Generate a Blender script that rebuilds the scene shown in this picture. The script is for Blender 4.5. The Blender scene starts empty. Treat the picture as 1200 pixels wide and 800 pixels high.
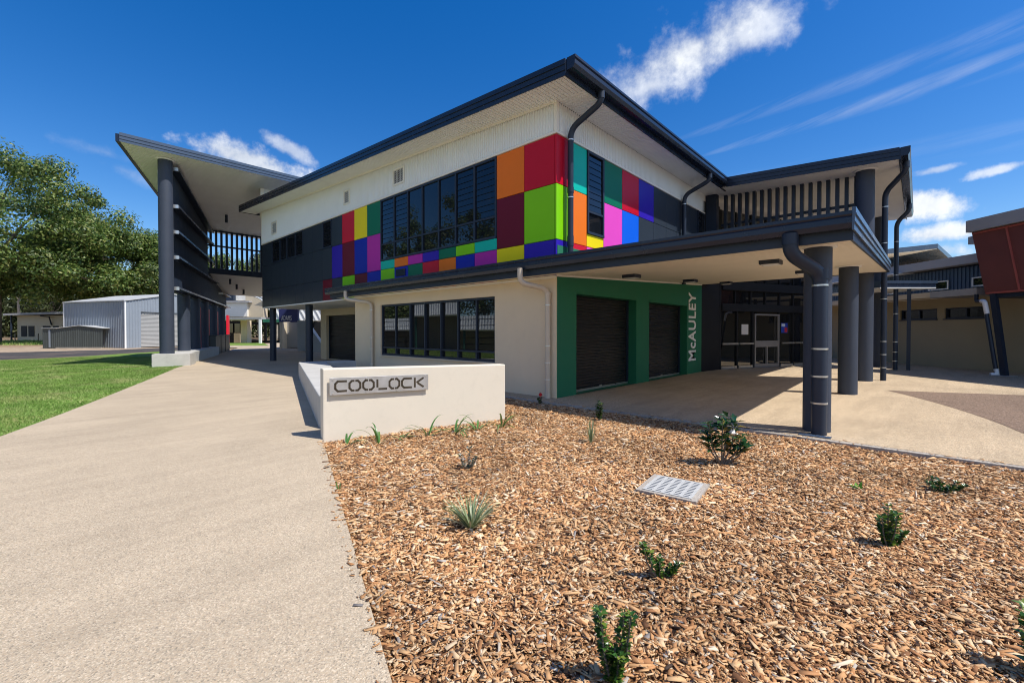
import bpy, math, random
import numpy as np
from mathutils import Vector, Matrix, noise as mnoise

random.seed(7); rng = np.random.default_rng(11)
S = bpy.context.scene
COL = S.collection

# ------------------------------------------------------------------ helpers
class MB:
    """collects polygons; build() links them as one mesh object"""
    def __init__(s): s.v = []; s.f = []; s.sm = []
    def add(s, vs, fs, smooth=False):
        n = len(s.v); s.v += [tuple(v) for v in vs]
        s.f += [tuple(i + n for i in f) for f in fs]; s.sm += [smooth] * len(fs)
    def hexa(s, p):
        s.add(p, [(3,2,1,0),(4,5,6,7),(0,1,5,4),(1,2,6,5),(2,3,7,6),(3,0,4,7)])
    def box(s, x0, x1, y0, y1, z0, z1):
        x0,x1 = min(x0,x1),max(x0,x1); y0,y1 = min(y0,y1),max(y0,y1)
        s.hexa([(x0,y0,z0),(x1,y0,z0),(x1,y1,z0),(x0,y1,z0),(x0,y0,z1),(x1,y0,z1),(x1,y1,z1),(x0,y1,z1)])
    def obox(s, o, a, b, c):
        """box spanned from corner o by the three edge vectors"""
        o,a,b,c = Vector(o),Vector(a),Vector(b),Vector(c)
        if a.cross(b).dot(c) < 0: o = o + a; a = -a
        s.hexa([o,o+a,o+a+b,o+b,o+c,o+a+c,o+a+b+c,o+b+c])
    def prism(s, poly, z0, z1):
        n = len(poly)
        ar = sum(poly[i][0]*poly[(i+1)%n][1]-poly[(i+1)%n][0]*poly[i][1] for i in range(n))
        if ar < 0: poly = poly[::-1]
        f0 = z0 if callable(z0) else (lambda x,y: z0)
        f1 = z1 if callable(z1) else (lambda x,y: z1)
        vs = [(p[0],p[1],f0(*p[:2])) for p in poly] + [(p[0],p[1],f1(*p[:2])) for p in poly]
        s.add(vs, [tuple(range(n-1,-1,-1)), tuple(range(n,2*n))] + [(i,(i+1)%n,n+(i+1)%n,n+i) for i in range(n)])
    def sheet(s, poly, z=0.0):
        n = len(poly)
        ar = sum(poly[i][0]*poly[(i+1)%n][1]-poly[(i+1)%n][0]*poly[i][1] for i in range(n))
        if ar < 0: poly = poly[::-1]
        s.add([(p[0],p[1],z) for p in poly], [tuple(range(n))])
    def tube(s, pts, r, n=16, cap=True):
        pts = [Vector(p) for p in pts]; m = len(pts)
        rs = r if isinstance(r,(list,tuple)) else [r]*m
        tang = []
        for i in range(m):
            t = (pts[min(i+1,m-1)] - pts[max(i-1,0)]); tang.append(t.normalized())
        ref = Vector((0,0,1)) if abs(tang[0].z) < .9 else Vector((1,0,0))
        u = tang[0].cross(ref).normalized(); rings = []
        for i in range(m):
            u = (u - tang[i]*u.dot(tang[i])).normalized(); w = tang[i].cross(u)
            rings.append([pts[i] + (u*math.cos(2*math.pi*k/n) + w*math.sin(2*math.pi*k/n))*rs[i] for k in range(n)])
        base = len(s.v)
        vs = [v for ring in rings for v in ring]
        fs = [(i*n+k, i*n+(k+1)%n, (i+1)*n+(k+1)%n, (i+1)*n+k) for i in range(m-1) for k in range(n)]
        s.add(vs, fs, True)
        if cap:
            s.add(rings[0], [tuple(range(n-1,-1,-1))]); s.add(rings[-1], [tuple(range(n))])
    def cyl(s, x, y, z0, z1, r, n=32): s.tube([(x,y,z0),(x,y,z1)], r, n)
    def rib(s, o, du, L, z0, z1, nrm, pitch, depth, prof='trap'):
        """ribbed steel sheet: runs along du for L, z0/z1 may be functions of u, ribs stand out along nrm"""
        f0 = z0 if callable(z0) else (lambda u: z0)
        f1 = z1 if callable(z1) else (lambda u: z1)
        o,du,nrm = Vector(o),Vector(du).normalized(),Vector(nrm).normalized()
        us=[]; u=0.0
        while u < L-1e-6:
            for a,h in ((0,0),(.30,0),(.42,1),(.58,1),(.70,0)):
                if u+a*pitch <= L: us.append((u+a*pitch, h*depth))
            u += pitch
        us.append((L,0)); vs=[]
        for (a,h) in us:
            b = o+du*a+nrm*h
            vs.append((b.x,b.y,o.z+f0(a))); vs.append((b.x,b.y,o.z+f1(a)))
        s.add(vs, [(2*i,2*i+2,2*i+3,2*i+1) for i in range(len(us)-1)])
    def wall(s, o, du, nrm, L, z0, z1, th, holes=()):
        """wall slab with rectangular openings; outer face passes through o, thickness th behind it"""
        o,du,nrm = Vector(o),Vector(du).normalized(),Vector(nrm).normalized()
        us = sorted({0.0,L,*[h[0] for h in holes],*[h[1] for h in holes]})
        zs = sorted({z0,z1,*[h[2] for h in holes],*[h[3] for h in holes]})
        solid = lambda i,j: 0<=i<len(us)-1 and 0<=j<len(zs)-1 and not any(
            h[0]-1e-6<=us[i] and us[i+1]<=h[1]+1e-6 and h[2]-1e-6<=zs[j] and zs[j+1]<=h[3]+1e-6 for h in holes)
        P = lambda u,z,d: Vector((o.x+du.x*u-nrm.x*d, o.y+du.y*u-nrm.y*d, z))
        flip = du.cross(Vector((0,0,1))).dot(nrm) < 0
        def q(a,b,c,d): s.add([a,b,c,d], [(3,2,1,0) if flip else (0,1,2,3)])
        for i in range(len(us)-1):
            for j in range(len(zs)-1):
                if not solid(i,j): continue
                a,b,c,d = us[i],us[i+1],zs[j],zs[j+1]
                q(P(a,c,0),P(b,c,0),P(b,d,0),P(a,d,0)); q(P(b,c,th),P(a,c,th),P(a,d,th),P(b,d,th))
                if not solid(i-1,j): q(P(a,c,th),P(a,c,0),P(a,d,0),P(a,d,th))
                if not solid(i+1,j): q(P(b,c,0),P(b,c,th),P(b,d,th),P(b,d,0))
                if not solid(i,j-1): q(P(a,c,th),P(b,c,th),P(b,c,0),P(a,c,0))
                if not solid(i,j+1): q(P(a,d,0),P(b,d,0),P(b,d,th),P(a,d,th))
    def build(s, name, mat, parent=None, bevel=0, loc=None, sharp=40):
        me = bpy.data.meshes.new(name)
        me.from_pydata(s.v, [], s.f); 
        if any(s.sm):
            me.polygons.foreach_set('use_smooth', s.sm)
            try: me.set_sharp_from_angle(angle=math.radians(sharp))
            except Exception: pass
        me.update()
        if mat: me.materials.append(mat)
        o = bpy.data.objects.new(name, me); COL.objects.link(o)
        if parent:
            o.parent = parent
            # children geometry is given in world coordinates
            o.matrix_parent_inverse = Matrix.Translation(-Vector(WORLDLOC.get(parent.name,(0,0,0))))
        WORLDLOC[o.name] = (0,0,0)
        if bevel:
            m = o.modifiers.new('bevel','BEVEL'); m.width = bevel; m.segments = 2; m.limit_method = 'ANGLE'; m.angle_limit = math.radians(50)
        return o
WORLDLOC = {}

def np_mesh(name, V, F, mat, parent=None, smooth=False):
    """fast mesh from arrays (all faces with the same number of corners)"""
    V = np.asarray(V, np.float32); F = np.asarray(F, np.int32); k = F.shape[1]
    me = bpy.data.meshes.new(name)
    me.vertices.add(len(V)); me.vertices.foreach_set('co', V.ravel())
    me.loops.add(F.size); me.loops.foreach_set('vertex_index', F.ravel())
    me.polygons.add(len(F)); me.polygons.foreach_set('loop_start', np.arange(0, F.size, k, dtype=np.int32))
    if smooth: me.polygons.foreach_set('use_smooth', np.ones(len(F), bool))
    me.update(calc_edges=True); me.validate()
    if mat: me.materials.append(mat)
    o = bpy.data.objects.new(name, me); COL.objects.link(o)
    WORLDLOC[o.name] = (0,0,0)
    if parent:
        o.parent = parent; o.matrix_parent_inverse = Matrix.Translation(-Vector(WORLDLOC.get(parent.name,(0,0,0))))
    return o

def tag(o, label=None, cat=None, group=None, kind=None):
    if label: o['label'] = label
    if cat: o['category'] = cat
    if group: o['group'] = group
    if kind: o['kind'] = kind
    return o
def thing(name, loc, label, cat, group=None):
    o = bpy.data.objects.new(name, None); o.location = loc; o.empty_display_size = .2; COL.objects.link(o)
    WORLDLOC[o.name] = tuple(loc)
    return tag(o, label, cat, group)
def structure(o): o['kind'] = 'structure'; return o
def copy_tree(o, parent=None):
    c = o.copy(); COL.objects.link(c); c.parent = parent
    WORLDLOC[c.name] = WORLDLOC.get(o.name,(0,0,0))
    for ch in list(o.children): copy_tree(ch, c)
    return c

def text_mesh(name, body, mat, parent, size, M, depth=.01, offset=0.0, xscale=1.0):
    """lettering: built-in font, turned into a mesh and laid on the plane given by matrix M"""
    cu = bpy.data.curves.new(name, 'FONT'); cu.body = body; cu.size = size; cu.extrude = depth; cu.offset = offset
    cu.align_x = 'LEFT'; cu.space_character = 1.08
    t = bpy.data.objects.new(name+'_tmp', cu); COL.objects.link(t)
    dg = bpy.context.evaluated_depsgraph_get(); dg.update()
    me = bpy.data.meshes.new_from_object(t.evaluated_get(dg)); me.name = name
    bpy.data.objects.remove(t); bpy.data.curves.remove(cu)
    me.transform(Matrix.Diagonal((xscale,1,1,1))); me.transform(M)
    me.materials.clear(); me.materials.append(mat)
    o = bpy.data.objects.new(name, me); COL.objects.link(o)
    WORLDLOC[o.name] = (0,0,0)
    o.parent = parent; o.matrix_parent_inverse = Matrix.Translation(-Vector(WORLDLOC.get(parent.name,(0,0,0))))
    return o

def arc_path(pts, r, n=6):
    """rounds the inner corners of a polyline"""
    pts = [Vector(p) for p in pts]; out = [pts[0]]
    for i in range(1,len(pts)-1):
        a,b,c = pts[i-1],pts[i],pts[i+1]
        d1=(a-b); d2=(c-b); k=min(r,d1.length*.49,d2.length*.49)
        p,q = b+d1.normalized()*k, b+d2.normalized()*k
        for t in range(n+1):
            t/=n; out.append(p*(1-t)**2+b*2*t*(1-t)+q*t*t)
    out.append(pts[-1]); return out

# ------------------------------------------------------------------ materials
def new_mat(name):
    m = bpy.data.materials.new(name); m.use_nodes = True
    nt = m.node_tree; b = nt.nodes['Principled BSDF']; return m, nt, b
def nd(nt, t, **kw):
    n = nt.nodes.new(t)
    for k,v in kw.items(): setattr(n,k,v)
    return n
def noise_tex(nt, scale, detail=4, rough=.55, vec=None, dist=0):
    n = nd(nt,'ShaderNodeTexNoise'); n.inputs['Scale'].default_value=scale; n.inputs['Detail'].default_value=detail
    n.inputs['Roughness'].default_value=rough; n.inputs['Distortion'].default_value=dist
    if vec: nt.links.new(vec, n.inputs['Vector'])
    return n
def ramp(nt, fac, stops, interp='LINEAR'):
    r = nd(nt,'ShaderNodeValToRGB'); nt.links.new(fac, r.inputs['Fac']); r.color_ramp.interpolation = interp
    els = r.color_ramp.elements
    while len(els) < len(stops): els.new(.5)
    for e,(p,c) in zip(els,stops):
        e.position = p; e.color = (c[0],c[1],c[2],1) if hasattr(c,'__len__') else (c,c,c,1)
    return r
def mix(nt, fac, a, b, mode='MIX'):
    n = nd(nt,'ShaderNodeMix', data_type='RGBA', blend_type=mode)
    for sock,val in ((n.inputs['Factor'],fac),(n.inputs[6],a),(n.inputs[7],b)):
        if hasattr(val,'is_linked'): nt.links.new(val, sock)
        elif hasattr(val,'__len__'): sock.default_value = (*val[:3],1)
        else: sock.default_value = val
    return n.outputs[2]
def bump(nt, b, height, strength, dist=.01):
    n = nd(nt,'ShaderNodeBump'); n.inputs['Strength'].default_value=strength; n.inputs['Distance'].default_value=dist
    nt.links.new(height, n.inputs['Height']); nt.links.new(n.outputs[0], b.inputs['Normal'])
def objco(nt): return nd(nt,'ShaderNodeTexCoord').outputs['Object']

def paint(name, col, rough=.45, var=.10, vscale=1.5, bscale=0, bstr=.1, bdist=.004, spec=.5, metal=0, dirt=0):
    m,nt,b = new_mat(name); co = objco(nt)
    n = noise_tex(nt, vscale, 5, .6, co)
    c = ramp(nt, n.outputs['Fac'], [(.25,[x*(1-var) for x in col]),(.75,[min(1,x*(1+var)) for x in col])]).outputs[0]
    if dirt:
        n2 = noise_tex(nt, 6, 6, .7, co); f = ramp(nt, n2.outputs['Fac'], [(.52,0),(.75,dirt)]).outputs[0]
        c = mix(nt, f, c, [x*.55+.02 for x in col])
    nt.links.new(c, b.inputs['Base Color'])
    r = ramp(nt, n.outputs['Fac'], [(.2,max(0,rough-.06)),(.8,min(1,rough+.08))]).outputs[0]
    nt.links.new(r, b.inputs['Roughness']); b.inputs['Specular IOR Level'].default_value = spec; b.inputs['Metallic'].default_value = metal
    if bscale: bump(nt, b, noise_tex(nt, bscale, 3, .6, co).outputs['Fac'], bstr, bdist)
    return m

NAVY = (.018,.028,.050)
M = {}
M['navy'] = paint('navy_paint', NAVY, .42, .12, spec=.35)
M['gutter'] = paint('navy_gutter_steel', (.014,.022,.042), .25, .08, spec=.4)
M['gutter_light'] = paint('blue_grey_fascia_steel', (.055,.085,.14), .25, .08, spec=.6)
M['column'] = paint('textured_column_paint', (.034,.045,.070), .6, .10, 2, 170, .5, .004)
M['soffit'] = paint('pale_soffit', (.84,.85,.84), .6, .04)
M['canopy_boards'] = paint('canopy_boards', (.84,.77,.65), .55, .04)
M['door_alu'] = paint('door_aluminium', (.30,.30,.31), .4, .05, metal=.5)
M['cladding'] = paint('white_ribbed_steel', (.78,.82,.83), .42, .03, dirt=.12)
M['dark_render'] = paint('charcoal_render', (.012,.014,.018), .7, .08, spec=.25)
M['window_dark'] = paint('dark_window_glass', (.006,.007,.009), .12, .2, spec=.25)
M['white_trim'] = paint('white_trim', (.80,.78,.72), .45, .04)
M['cream'] = paint('cream_render', (.73,.60,.42), .8, .05, .8, 220, .35, .003, dirt=.10)
M['sign_render'] = paint('pale_render', (.66,.60,.495), .8, .04, .9, 200, .35, .003, dirt=.16)
M['green'] = paint('green_render', (.008,.150,.075), .65, .08, 1.2, 200, .3, .003)
M['pipe_cream'] = paint('cream_pipe', (.58,.49,.38), .35, .04)
M['steel'] = paint('brushed_steel', (.62,.61,.60), .42, .10, 8, 60, .05, metal=.9)
M['bright'] = paint('bright_steel', (.65,.64,.62), .3, .05, 6, metal=.8)
M['dark'] = paint('dark_interior', (.012,.013,.015), .6, .1)
M['beige'] = paint('beige_block_wall', (.34,.28,.18), .85, .06, 1, 90, .3, .004)
M['pale_wall'] = paint('pale_wall', (.60,.51,.37), .8, .05)
M['grey_fascia'] = paint('grey_fascia', (.34,.34,.35), .5, .06)
M['red_panel'] = paint('red_panel', (.75,.010,.03), .4, .08)
M['white_letter'] = paint('white_letter', (.90,.90,.88), .4, .02)
M['recess'] = paint('letter_recess', (.045,.032,.018), .6, .15, 20)
M['navy_steel'] = paint('navy_ribbed_steel', (.030,.065,.125), .4, .08)
M['zinc'] = paint('zinc_ribbed_steel', (.25,.285,.33), .4, .06, dirt=.15)
M['zinc_roof'] = paint('zinc_roof', (.50,.51,.51), .4, .06)
M['shed_green'] = paint('grey_green_steel', (.060,.070,.068), .45, .06)
M['roller_pale'] = paint('pale_roller_door', (.40,.40,.39), .5, .05)
M['arch_roof'] = paint('white_arched_roof', (.72,.72,.70), .45, .04)
M['pvc'] = paint('white_pvc', (.8,.8,.8), .35, .02)
M['bark'] = paint('bark', (.16,.13,.10), .9, .35, 5, 30, .6, .02)
M['pale_bark'] = paint('pale_bark', (.36,.33,.28), .9, .35, 3, 20, .5, .02)
M['wood_post'] = paint('weathered_post', (.25,.20,.15), .9, .2, 8)
M['plinth'] = paint('plinth_concrete', (.46,.45,.42), .85, .10, 2.5, 60, .5, .004, dirt=.35)
M['red_mesh'] = paint('red_mesh_screen', (.15,.040,.034), .6, .12, 2.5, 120, .4, .004)
M['red_frame'] = paint('red_frame', (.36,.085,.07), .45, .1)
M['poster_white'] = paint('poster_paper', (.6,.6,.6), .5, .02)

def concrete(name, col, grain=70, speck=.5, stain=.14, rough=.85):
    """exposed aggregate concrete: stones, fines, broad stains"""
    m,nt,b = new_mat(name); co = objco(nt)
    v = nd(nt,'ShaderNodeTexVoronoi'); v.inputs['Scale'].default_value = grain; nt.links.new(co, v.inputs['Vector'])
    sep = nd(nt,'ShaderNodeSeparateColor'); nt.links.new(v.outputs['Color'], sep.inputs[0])
    dk=[x*.22 for x in col]; md=list(col); lt=[min(1,x*1.65) for x in col]; wm=[col[0]*1.02,col[1]*.90,col[2]*.78]
    st = ramp(nt, sep.outputs[0], [(0,dk),(.10,[x*.55 for x in col]),(.28,[x*.88 for x in col]),(.55,wm),(.8,[x*1.1 for x in col]),(1,lt)], 'LINEAR').outputs[0]
    c = mix(nt, speck, list(col), st)
    big = noise_tex(nt, .55, 6, .62, co)
    f = ramp(nt, big.outputs['Fac'], [(.3,1-stain),(.55,1.0),(.8,1+stain*.4)]).outputs[0]
    c = mix(nt, 1.0, c, f, 'MULTIPLY')
    mp = nd(nt,'ShaderNodeMapping'); mp.inputs['Scale'].default_value=(.25,2.2,1); mp.inputs['Rotation'].default_value=(0,0,.75); nt.links.new(co, mp.inputs[0])
    streak = noise_tex(nt, 1.6, 7, .65, mp.outputs[0])
    f2 = ramp(nt, streak.outputs['Fac'], [(.35,1-stain*.8),(.6,1.0)]).outputs[0]
    c = mix(nt, 1.0, c, f2, 'MULTIPLY')
    n3 = noise_tex(nt, 9, 6, .7, co)
    c = mix(nt, ramp(nt, n3.outputs['Fac'], [(.62,0),(.85,.22)]).outputs[0], c, [x*.6 for x in col])
    nt.links.new(c, b.inputs['Base Color']); b.inputs['Roughness'].default_value = rough; b.inputs['Specular IOR Level'].default_value=.25
    bump(nt, b, v.outputs['Distance'], .5, .004)
    return m
M['path'] = concrete('exposed_aggregate_path', (.47,.39,.285), 150, .6)
M['forecourt'] = concrete('sandy_aggregate_paving', (.50,.40,.275), 120, .9, .18)
M['redagg'] = concrete('red_brown_aggregate', (.215,.155,.115), 65, 1.0, .12)
M['kerb'] = concrete('concrete_kerb', (.42,.38,.33), 90, .3, .2)

def ground_mat(name, cols, s1=.35, s2=6):
    m,nt,b = new_mat(name); co = objco(nt)
    n1 = noise_tex(nt, s1, 7, .65, co); n2 = noise_tex(nt, s2, 8, .7, co)
    a = ramp(nt, n1.outputs['Fac'], [(.3,cols[0]),(.5,cols[1]),(.7,cols[2])]).outputs[0]
    f = ramp(nt, n2.outputs['Fac'], [(.3,.6),(.7,1.25)]).outputs[0]
    nt.links.new(mix(nt, 1.0, a, f, 'MULTIPLY'), b.inputs['Base Color']); b.inputs['Roughness'].default_value=.95
    b.inputs['Specular IOR Level'].default_value=.15
    bump(nt, b, n2.outputs['Fac'], .6, .03); return m
M['ground'] = ground_mat('dry_ground', [(.22,.15,.10),(.30,.21,.14),(.20,.19,.08)], .12, 3)
M['lawn'] = ground_mat('lawn_soil', [(.11,.19,.035),(.14,.24,.045),(.30,.29,.11)], .8, 14)
M['dirt'] = ground_mat('bare_dirt', [(.34,.25,.17),(.40,.31,.22),(.22,.17,.12)], .3, 5)
M['asphalt'] = ground_mat('old_asphalt', [(.05,.048,.05),(.075,.07,.068),(.16,.12,.10)], .25, 8)
M['soil'] = ground_mat('mulch_soil', [(.22,.115,.05),(.30,.16,.07),(.15,.08,.04)], 4, 40)

def island_mat(name, stops, rough=.85, transl=0, var=.25, vscale=.4, spec=.3, dry=None):
    """colour differs piece by piece (mesh island)"""
    m,nt,b = new_mat(name); g = nd(nt,'ShaderNodeNewGeometry')
    c = ramp(nt, g.outputs['Random Per Island'], stops).outputs[0]
    co = objco(nt); n = noise_tex(nt, vscale, 3, .6, co)
    f = ramp(nt, n.outputs['Fac'], [(.3,1-var),(.7,1+var)]).outputs[0]
    c = mix(nt, 1.0, c, f, 'MULTIPLY')
    if dry:
        n2 = noise_tex(nt, dry[0], 6, .65, co); c = mix(nt, ramp(nt, n2.outputs['Fac'], [(.50,0),(.68,dry[2])]).outputs[0], c, dry[1])
    nt.links.new(c, b.inputs['Base Color']); b.inputs['Roughness'].default_value=rough; b.inputs['Specular IOR Level'].default_value=spec
    if transl:
        out = nt.nodes['Material Output']; t = nd(nt,'ShaderNodeBsdfTranslucent'); nt.links.new(c, t.inputs['Color'])
        ms = nd(nt,'ShaderNodeMixShader'); ms.inputs[0].default_value = transl
        nt.links.new(b.outputs[0], ms.inputs[1]); nt.links.new(t.outputs[0], ms.inputs[2]); nt.links.new(ms.outputs[0], out.inputs[0])
    return m
M['chips'] = island_mat('wood_chips', [(0,(.050,.034,.026)),(.05,(.12,.055,.025)),(.18,(.36,.165,.068)),(.40,(.52,.270,.115)),(.62,(.60,.355,.170)),(.82,(.66,.445,.245)),(.94,(.70,.54,.36)),(.975,(.70,.60,.46)),(1,(.18,.17,.18))], .85, 0, .30, .7)
M['grass'] = island_mat('grass_blades', [(0,(.11,.22,.032)),(.6,(.20,.335,.065)),(.9,(.30,.41,.11)),(1,(.50,.47,.24))], .6, .25, .25, .9, dry=(.7,(.46,.43,.20),.7))
M['leaf_big'] = island_mat('tree_leaves', [(0,(.040,.090,.018)),(.45,(.105,.175,.036)),(.8,(.20,.265,.058)),(1,(.32,.33,.11))], .42, .38, .35, .25, .45)
M['leaf_gum'] = island_mat('gum_leaves', [(0,(.045,.065,.025)),(.6,(.085,.110,.040)),(1,(.16,.17,.075))], .5, .3, .3, .2)
M['leaf_dark'] = island_mat('glossy_shrub_leaves', [(0,(.012,.045,.010)),(.6,(.025,.085,.016)),(.85,(.06,.14,.022)),(1,(.15,.20,.03))], .25, .15, .2, 8, .6)
M['leaf_young'] = island_mat('young_shrub_leaves', [(0,(.02,.065,.015)),(.5,(.04,.12,.02)),(.8,(.12,.21,.03)),(1,(.26,.30,.05))], .3, .2, .2, 8, .6)
M['leaf_lime'] = island_mat('lime_leaves', [(0,(.08,.24,.02)),(1,(.16,.38,.05))], .4, .25, .2, 8)
M['strap'] = island_mat('strap_leaves', [(0,(.04,.12,.025)),(.6,(.08,.20,.04)),(1,(.20,.28,.10))], .35, .2, .2, 6, .5)
M['silver'] = island_mat('pale_striped_leaves', [(0,(.10,.16,.06)),(.5,(.24,.31,.15)),(1,(.50,.52,.36))], .45, .2, .15, 6)
M['purple'] = island_mat('grey_leaves', [(0,(.03,.06,.04)),(.5,(.07,.11,.07)),(1,(.40,.42,.44))], .4, .1, .2, 9)
M['bronze'] = island_mat('magnolia_leaves', [(0,(.010,.045,.018)),(.6,(.02,.085,.028)),(.82,(.07,.12,.03)),(.92,(.24,.13,.03)),(1,(.30,.18,.05))], .22, .1, .2, 8, .7)
M['petal_red'] = paint('red_petals', (.65,.01,.01), .5, .2, 30)
M['petal_white'] = paint('white_petals', (.85,.84,.78), .5, .05, 30)

def glass_mat(name, tint=(.008,.010,.014), ior=1.52):
    m,nt,b = new_mat(name); b.inputs['Base Color'].default_value=(*tint,1); b.inputs['Roughness'].default_value=.015
    b.inputs['IOR'].default_value = ior
    co = objco(nt); n = noise_tex(nt, .6, 2, .5, co); bump(nt, b, n.outputs['Fac'], .04, .02)
    return m
M['glass'] = glass_mat('tinted_glass')
M['glass_low'] = glass_mat('clear_dark_glass', (.012,.013,.014), 1.85)

def panel_mat(name, col): return paint(name, col, .36, .05, .9, spec=.22)
PC = {k: panel_mat('panel_'+k, c) for k,c in dict(
    red=(.56,.008,.030), crimson=(.50,.003,.022), maroon=(.125,.003,.018), orange=(.78,.170,.008), yellow=(.80,.66,.004), lime=(.20,.58,.003),
    green=(.002,.145,.072), teal=(.004,.46,.36), magenta=(.44,.022,.34), pink=(.72,.07,.50), blue=(.003,.018,.36), bright_blue=(.004,.115,.72),
    indigo=(.030,.012,.38), charcoal=(.027,.038,.055)).items()}
# ------------------------------------------------------------------ camera, light, sky
CAM = Vector((-7.95,-5.99,1.5))
VIEW = Vector((.7346,.6785,0)); RIGHT = Vector((.6785,-.7346,0))
def cp(lat, dep, z=0.0):
    """a point of the site given as metres to the right of and ahead of the photographer"""
    p = CAM + RIGHT*lat + VIEW*dep; return Vector((p.x,p.y,z))
cam = bpy.data.cameras.new('camera'); camo = bpy.data.objects.new('camera', cam); COL.objects.link(camo); S.camera = camo
pitch = math.radians(.75); fwd = (VIEW*math.cos(pitch) - Vector((0,0,math.sin(pitch))))
camo.location = CAM; camo.rotation_euler = fwd.to_track_quat('-Z','Y').to_euler()
cam.sensor_width = 36; cam.lens = 516/1200*36; cam.shift_y = -4.75/1200; cam.clip_start=.05; cam.clip_end = 3000

SUN = Vector((.33,-1.0,1.70)).normalized()
sl = bpy.data.lights.new('sun','SUN'); sl.energy = 4.1; sl.angle = math.radians(.53); sl.color = (1,.95,.875)
so = bpy.data.objects.new('sun', sl); COL.objects.link(so); so.rotation_euler = SUN.to_track_quat('Z','Y').to_euler(); so.location=(0,-20,30)

W = bpy.data.worlds.new('World'); S.world = W; W.use_nodes = True
nt = W.node_tree; bg = nt.nodes['Background']; bg.inputs['Strength'].default_value = .118
sky = nt.nodes.new('ShaderNodeTexSky'); sky.sky_type='NISHITA'; sky.sun_disc=False
sky.sun_elevation = math.asin(SUN.z); sky.sun_rotation = math.atan2(SUN.x, SUN.y); sky.air_density=1.0; sky.dust_density=.4; sky.ozone_density=2.2; sky.altitude=0
hs = nt.nodes.new('ShaderNodeHueSaturation'); hs.inputs['Saturation'].default_value=1.45; hs.inputs['Value'].default_value=.93; hs.inputs['Hue'].default_value=.51
nt.links.new(sky.outputs[0], hs.inputs['Color'])
tc = nt.nodes.new('ShaderNodeTexCoord'); dirv = tc.outputs['Generated']
def m_(op, a, b=None, c=None, clamp=False):
    n = nt.nodes.new('ShaderNodeMath'); n.operation = op; n.use_clamp = clamp
    for i,v in enumerate((a,b,c)):
        if v is None: continue
        if hasattr(v,'is_linked'): nt.links.new(v, n.inputs[i])
        else: n.inputs[i].default_value = v
    return n.outputs[0]
def vdot(v):
    n = nt.nodes.new('ShaderNodeVectorMath'); n.operation='DOT_PRODUCT'; nt.links.new(dirv, n.inputs[0]); n.inputs[1].default_value=v; return n.outputs['Value']
cn = nt.nodes.new('ShaderNodeTexNoise'); cn.inputs['Scale'].default_value=10; cn.inputs['Detail'].default_value=11; cn.inputs['Roughness'].default_value=.62; cn.inputs['Distortion'].default_value=.0
nt.links.new(dirv, cn.inputs['Vector'])
cn2 = nt.nodes.new('ShaderNodeTexNoise'); cn2.inputs['Scale'].default_value=5.5; cn2.inputs['Detail'].default_value=4; nt.links.new(dirv, cn2.inputs['Vector'])
cnoise = m_('ADD', m_('MULTIPLY', m_('SUBTRACT', cn.outputs['Fac'], .5), 5.2), m_('MULTIPLY', m_('SUBTRACT', cn2.outputs['Fac'], .5), 3.4))
def cloud(az, el, wa, wb, tilt, dens=1.0, soft=.55, rough=1.0):
    """a cloud in the sky at azimuth az (degrees right of the view axis) and elevation el; half sizes in tangent units"""
    a,e = math.radians(az), math.radians(el)
    h = VIEW*math.cos(a)+RIGHT*math.sin(a); c = h*math.cos(e)+Vector((0,0,math.sin(e)))
    r = c.cross(Vector((0,0,1))).normalized(); u = r.cross(c)
    t = math.radians(tilt); r2 = r*math.cos(t)+u*math.sin(t); u2 = u*math.cos(t)-r*math.sin(t)
    dc = m_('MAXIMUM', vdot(c), .05)
    x = m_('DIVIDE', m_('DIVIDE', vdot(r2), dc), wa); y = m_('DIVIDE', m_('DIVIDE', vdot(u2), dc), wb)
    d = m_('SQRT', m_('ADD', m_('MULTIPLY', x, x), m_('MULTIPLY', y, y)))
    front = m_('GREATER_THAN', vdot(c), .1)
    v = m_('ADD', m_('SUBTRACT', 1.0, d), m_('MULTIPLY', cnoise, rough))
    mr = nt.nodes.new('ShaderNodeMapRange'); mr.interpolation_type='SMOOTHSTEP'
    nt.links.new(v, mr.inputs[0]); mr.inputs[1].default_value=0; mr.inputs[2].default_value=soft; mr.inputs[3].default_value=0; mr.inputs[4].default_value=dens
    return m_('MULTIPLY', mr.outputs[0], front)
def azel(px, py):
    x,y = (px-600)/516, (388.5-py)/516
    return math.degrees(math.atan(x)), math.degrees(math.atan2(y, math.hypot(1,x)))
CL = [ (805,64,.20,.078,16,.95,1.0), (765,100,.10,.036,10,.7,1.0), (872,42,.08,.055,20,.75,1.0), (285,186,.12,.030,-7,.85,.6), (345,178,.05,.018,-20,.55,.7), (1085,240,.105,.036,-5,.97,.6),
       (1115,272,.105,.022,2,.95,.6), (1085,297,.10,.022,2,.9,.6), (1168,200,.060,.012,6,.7,.6), (1095,200,.035,.009,3,.5,.7), (125,180,.09,.022,-8,.22,.9), (150,202,.07,.022,-20,.22,.9)]
tot = None
for (px,py,wa,wb,ti,de,sf) in CL:
    az,el = azel(px,py); o_ = cloud(az,el,wa,wb,ti,de,sf,.46 if py<150 else .55)
    tot = o_ if tot is None else m_('MAXIMUM', tot, o_)
# unseen clouds round the rest of the horizon, added and enlarged for fill light
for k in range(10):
    tot = m_('MAXIMUM', tot, cloud(92+17*k+7*math.sin(k*3.1), 24+10*math.sin(k*1.7+1), .30, .16, 4*math.sin(k), .9, .8, .5))
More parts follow.
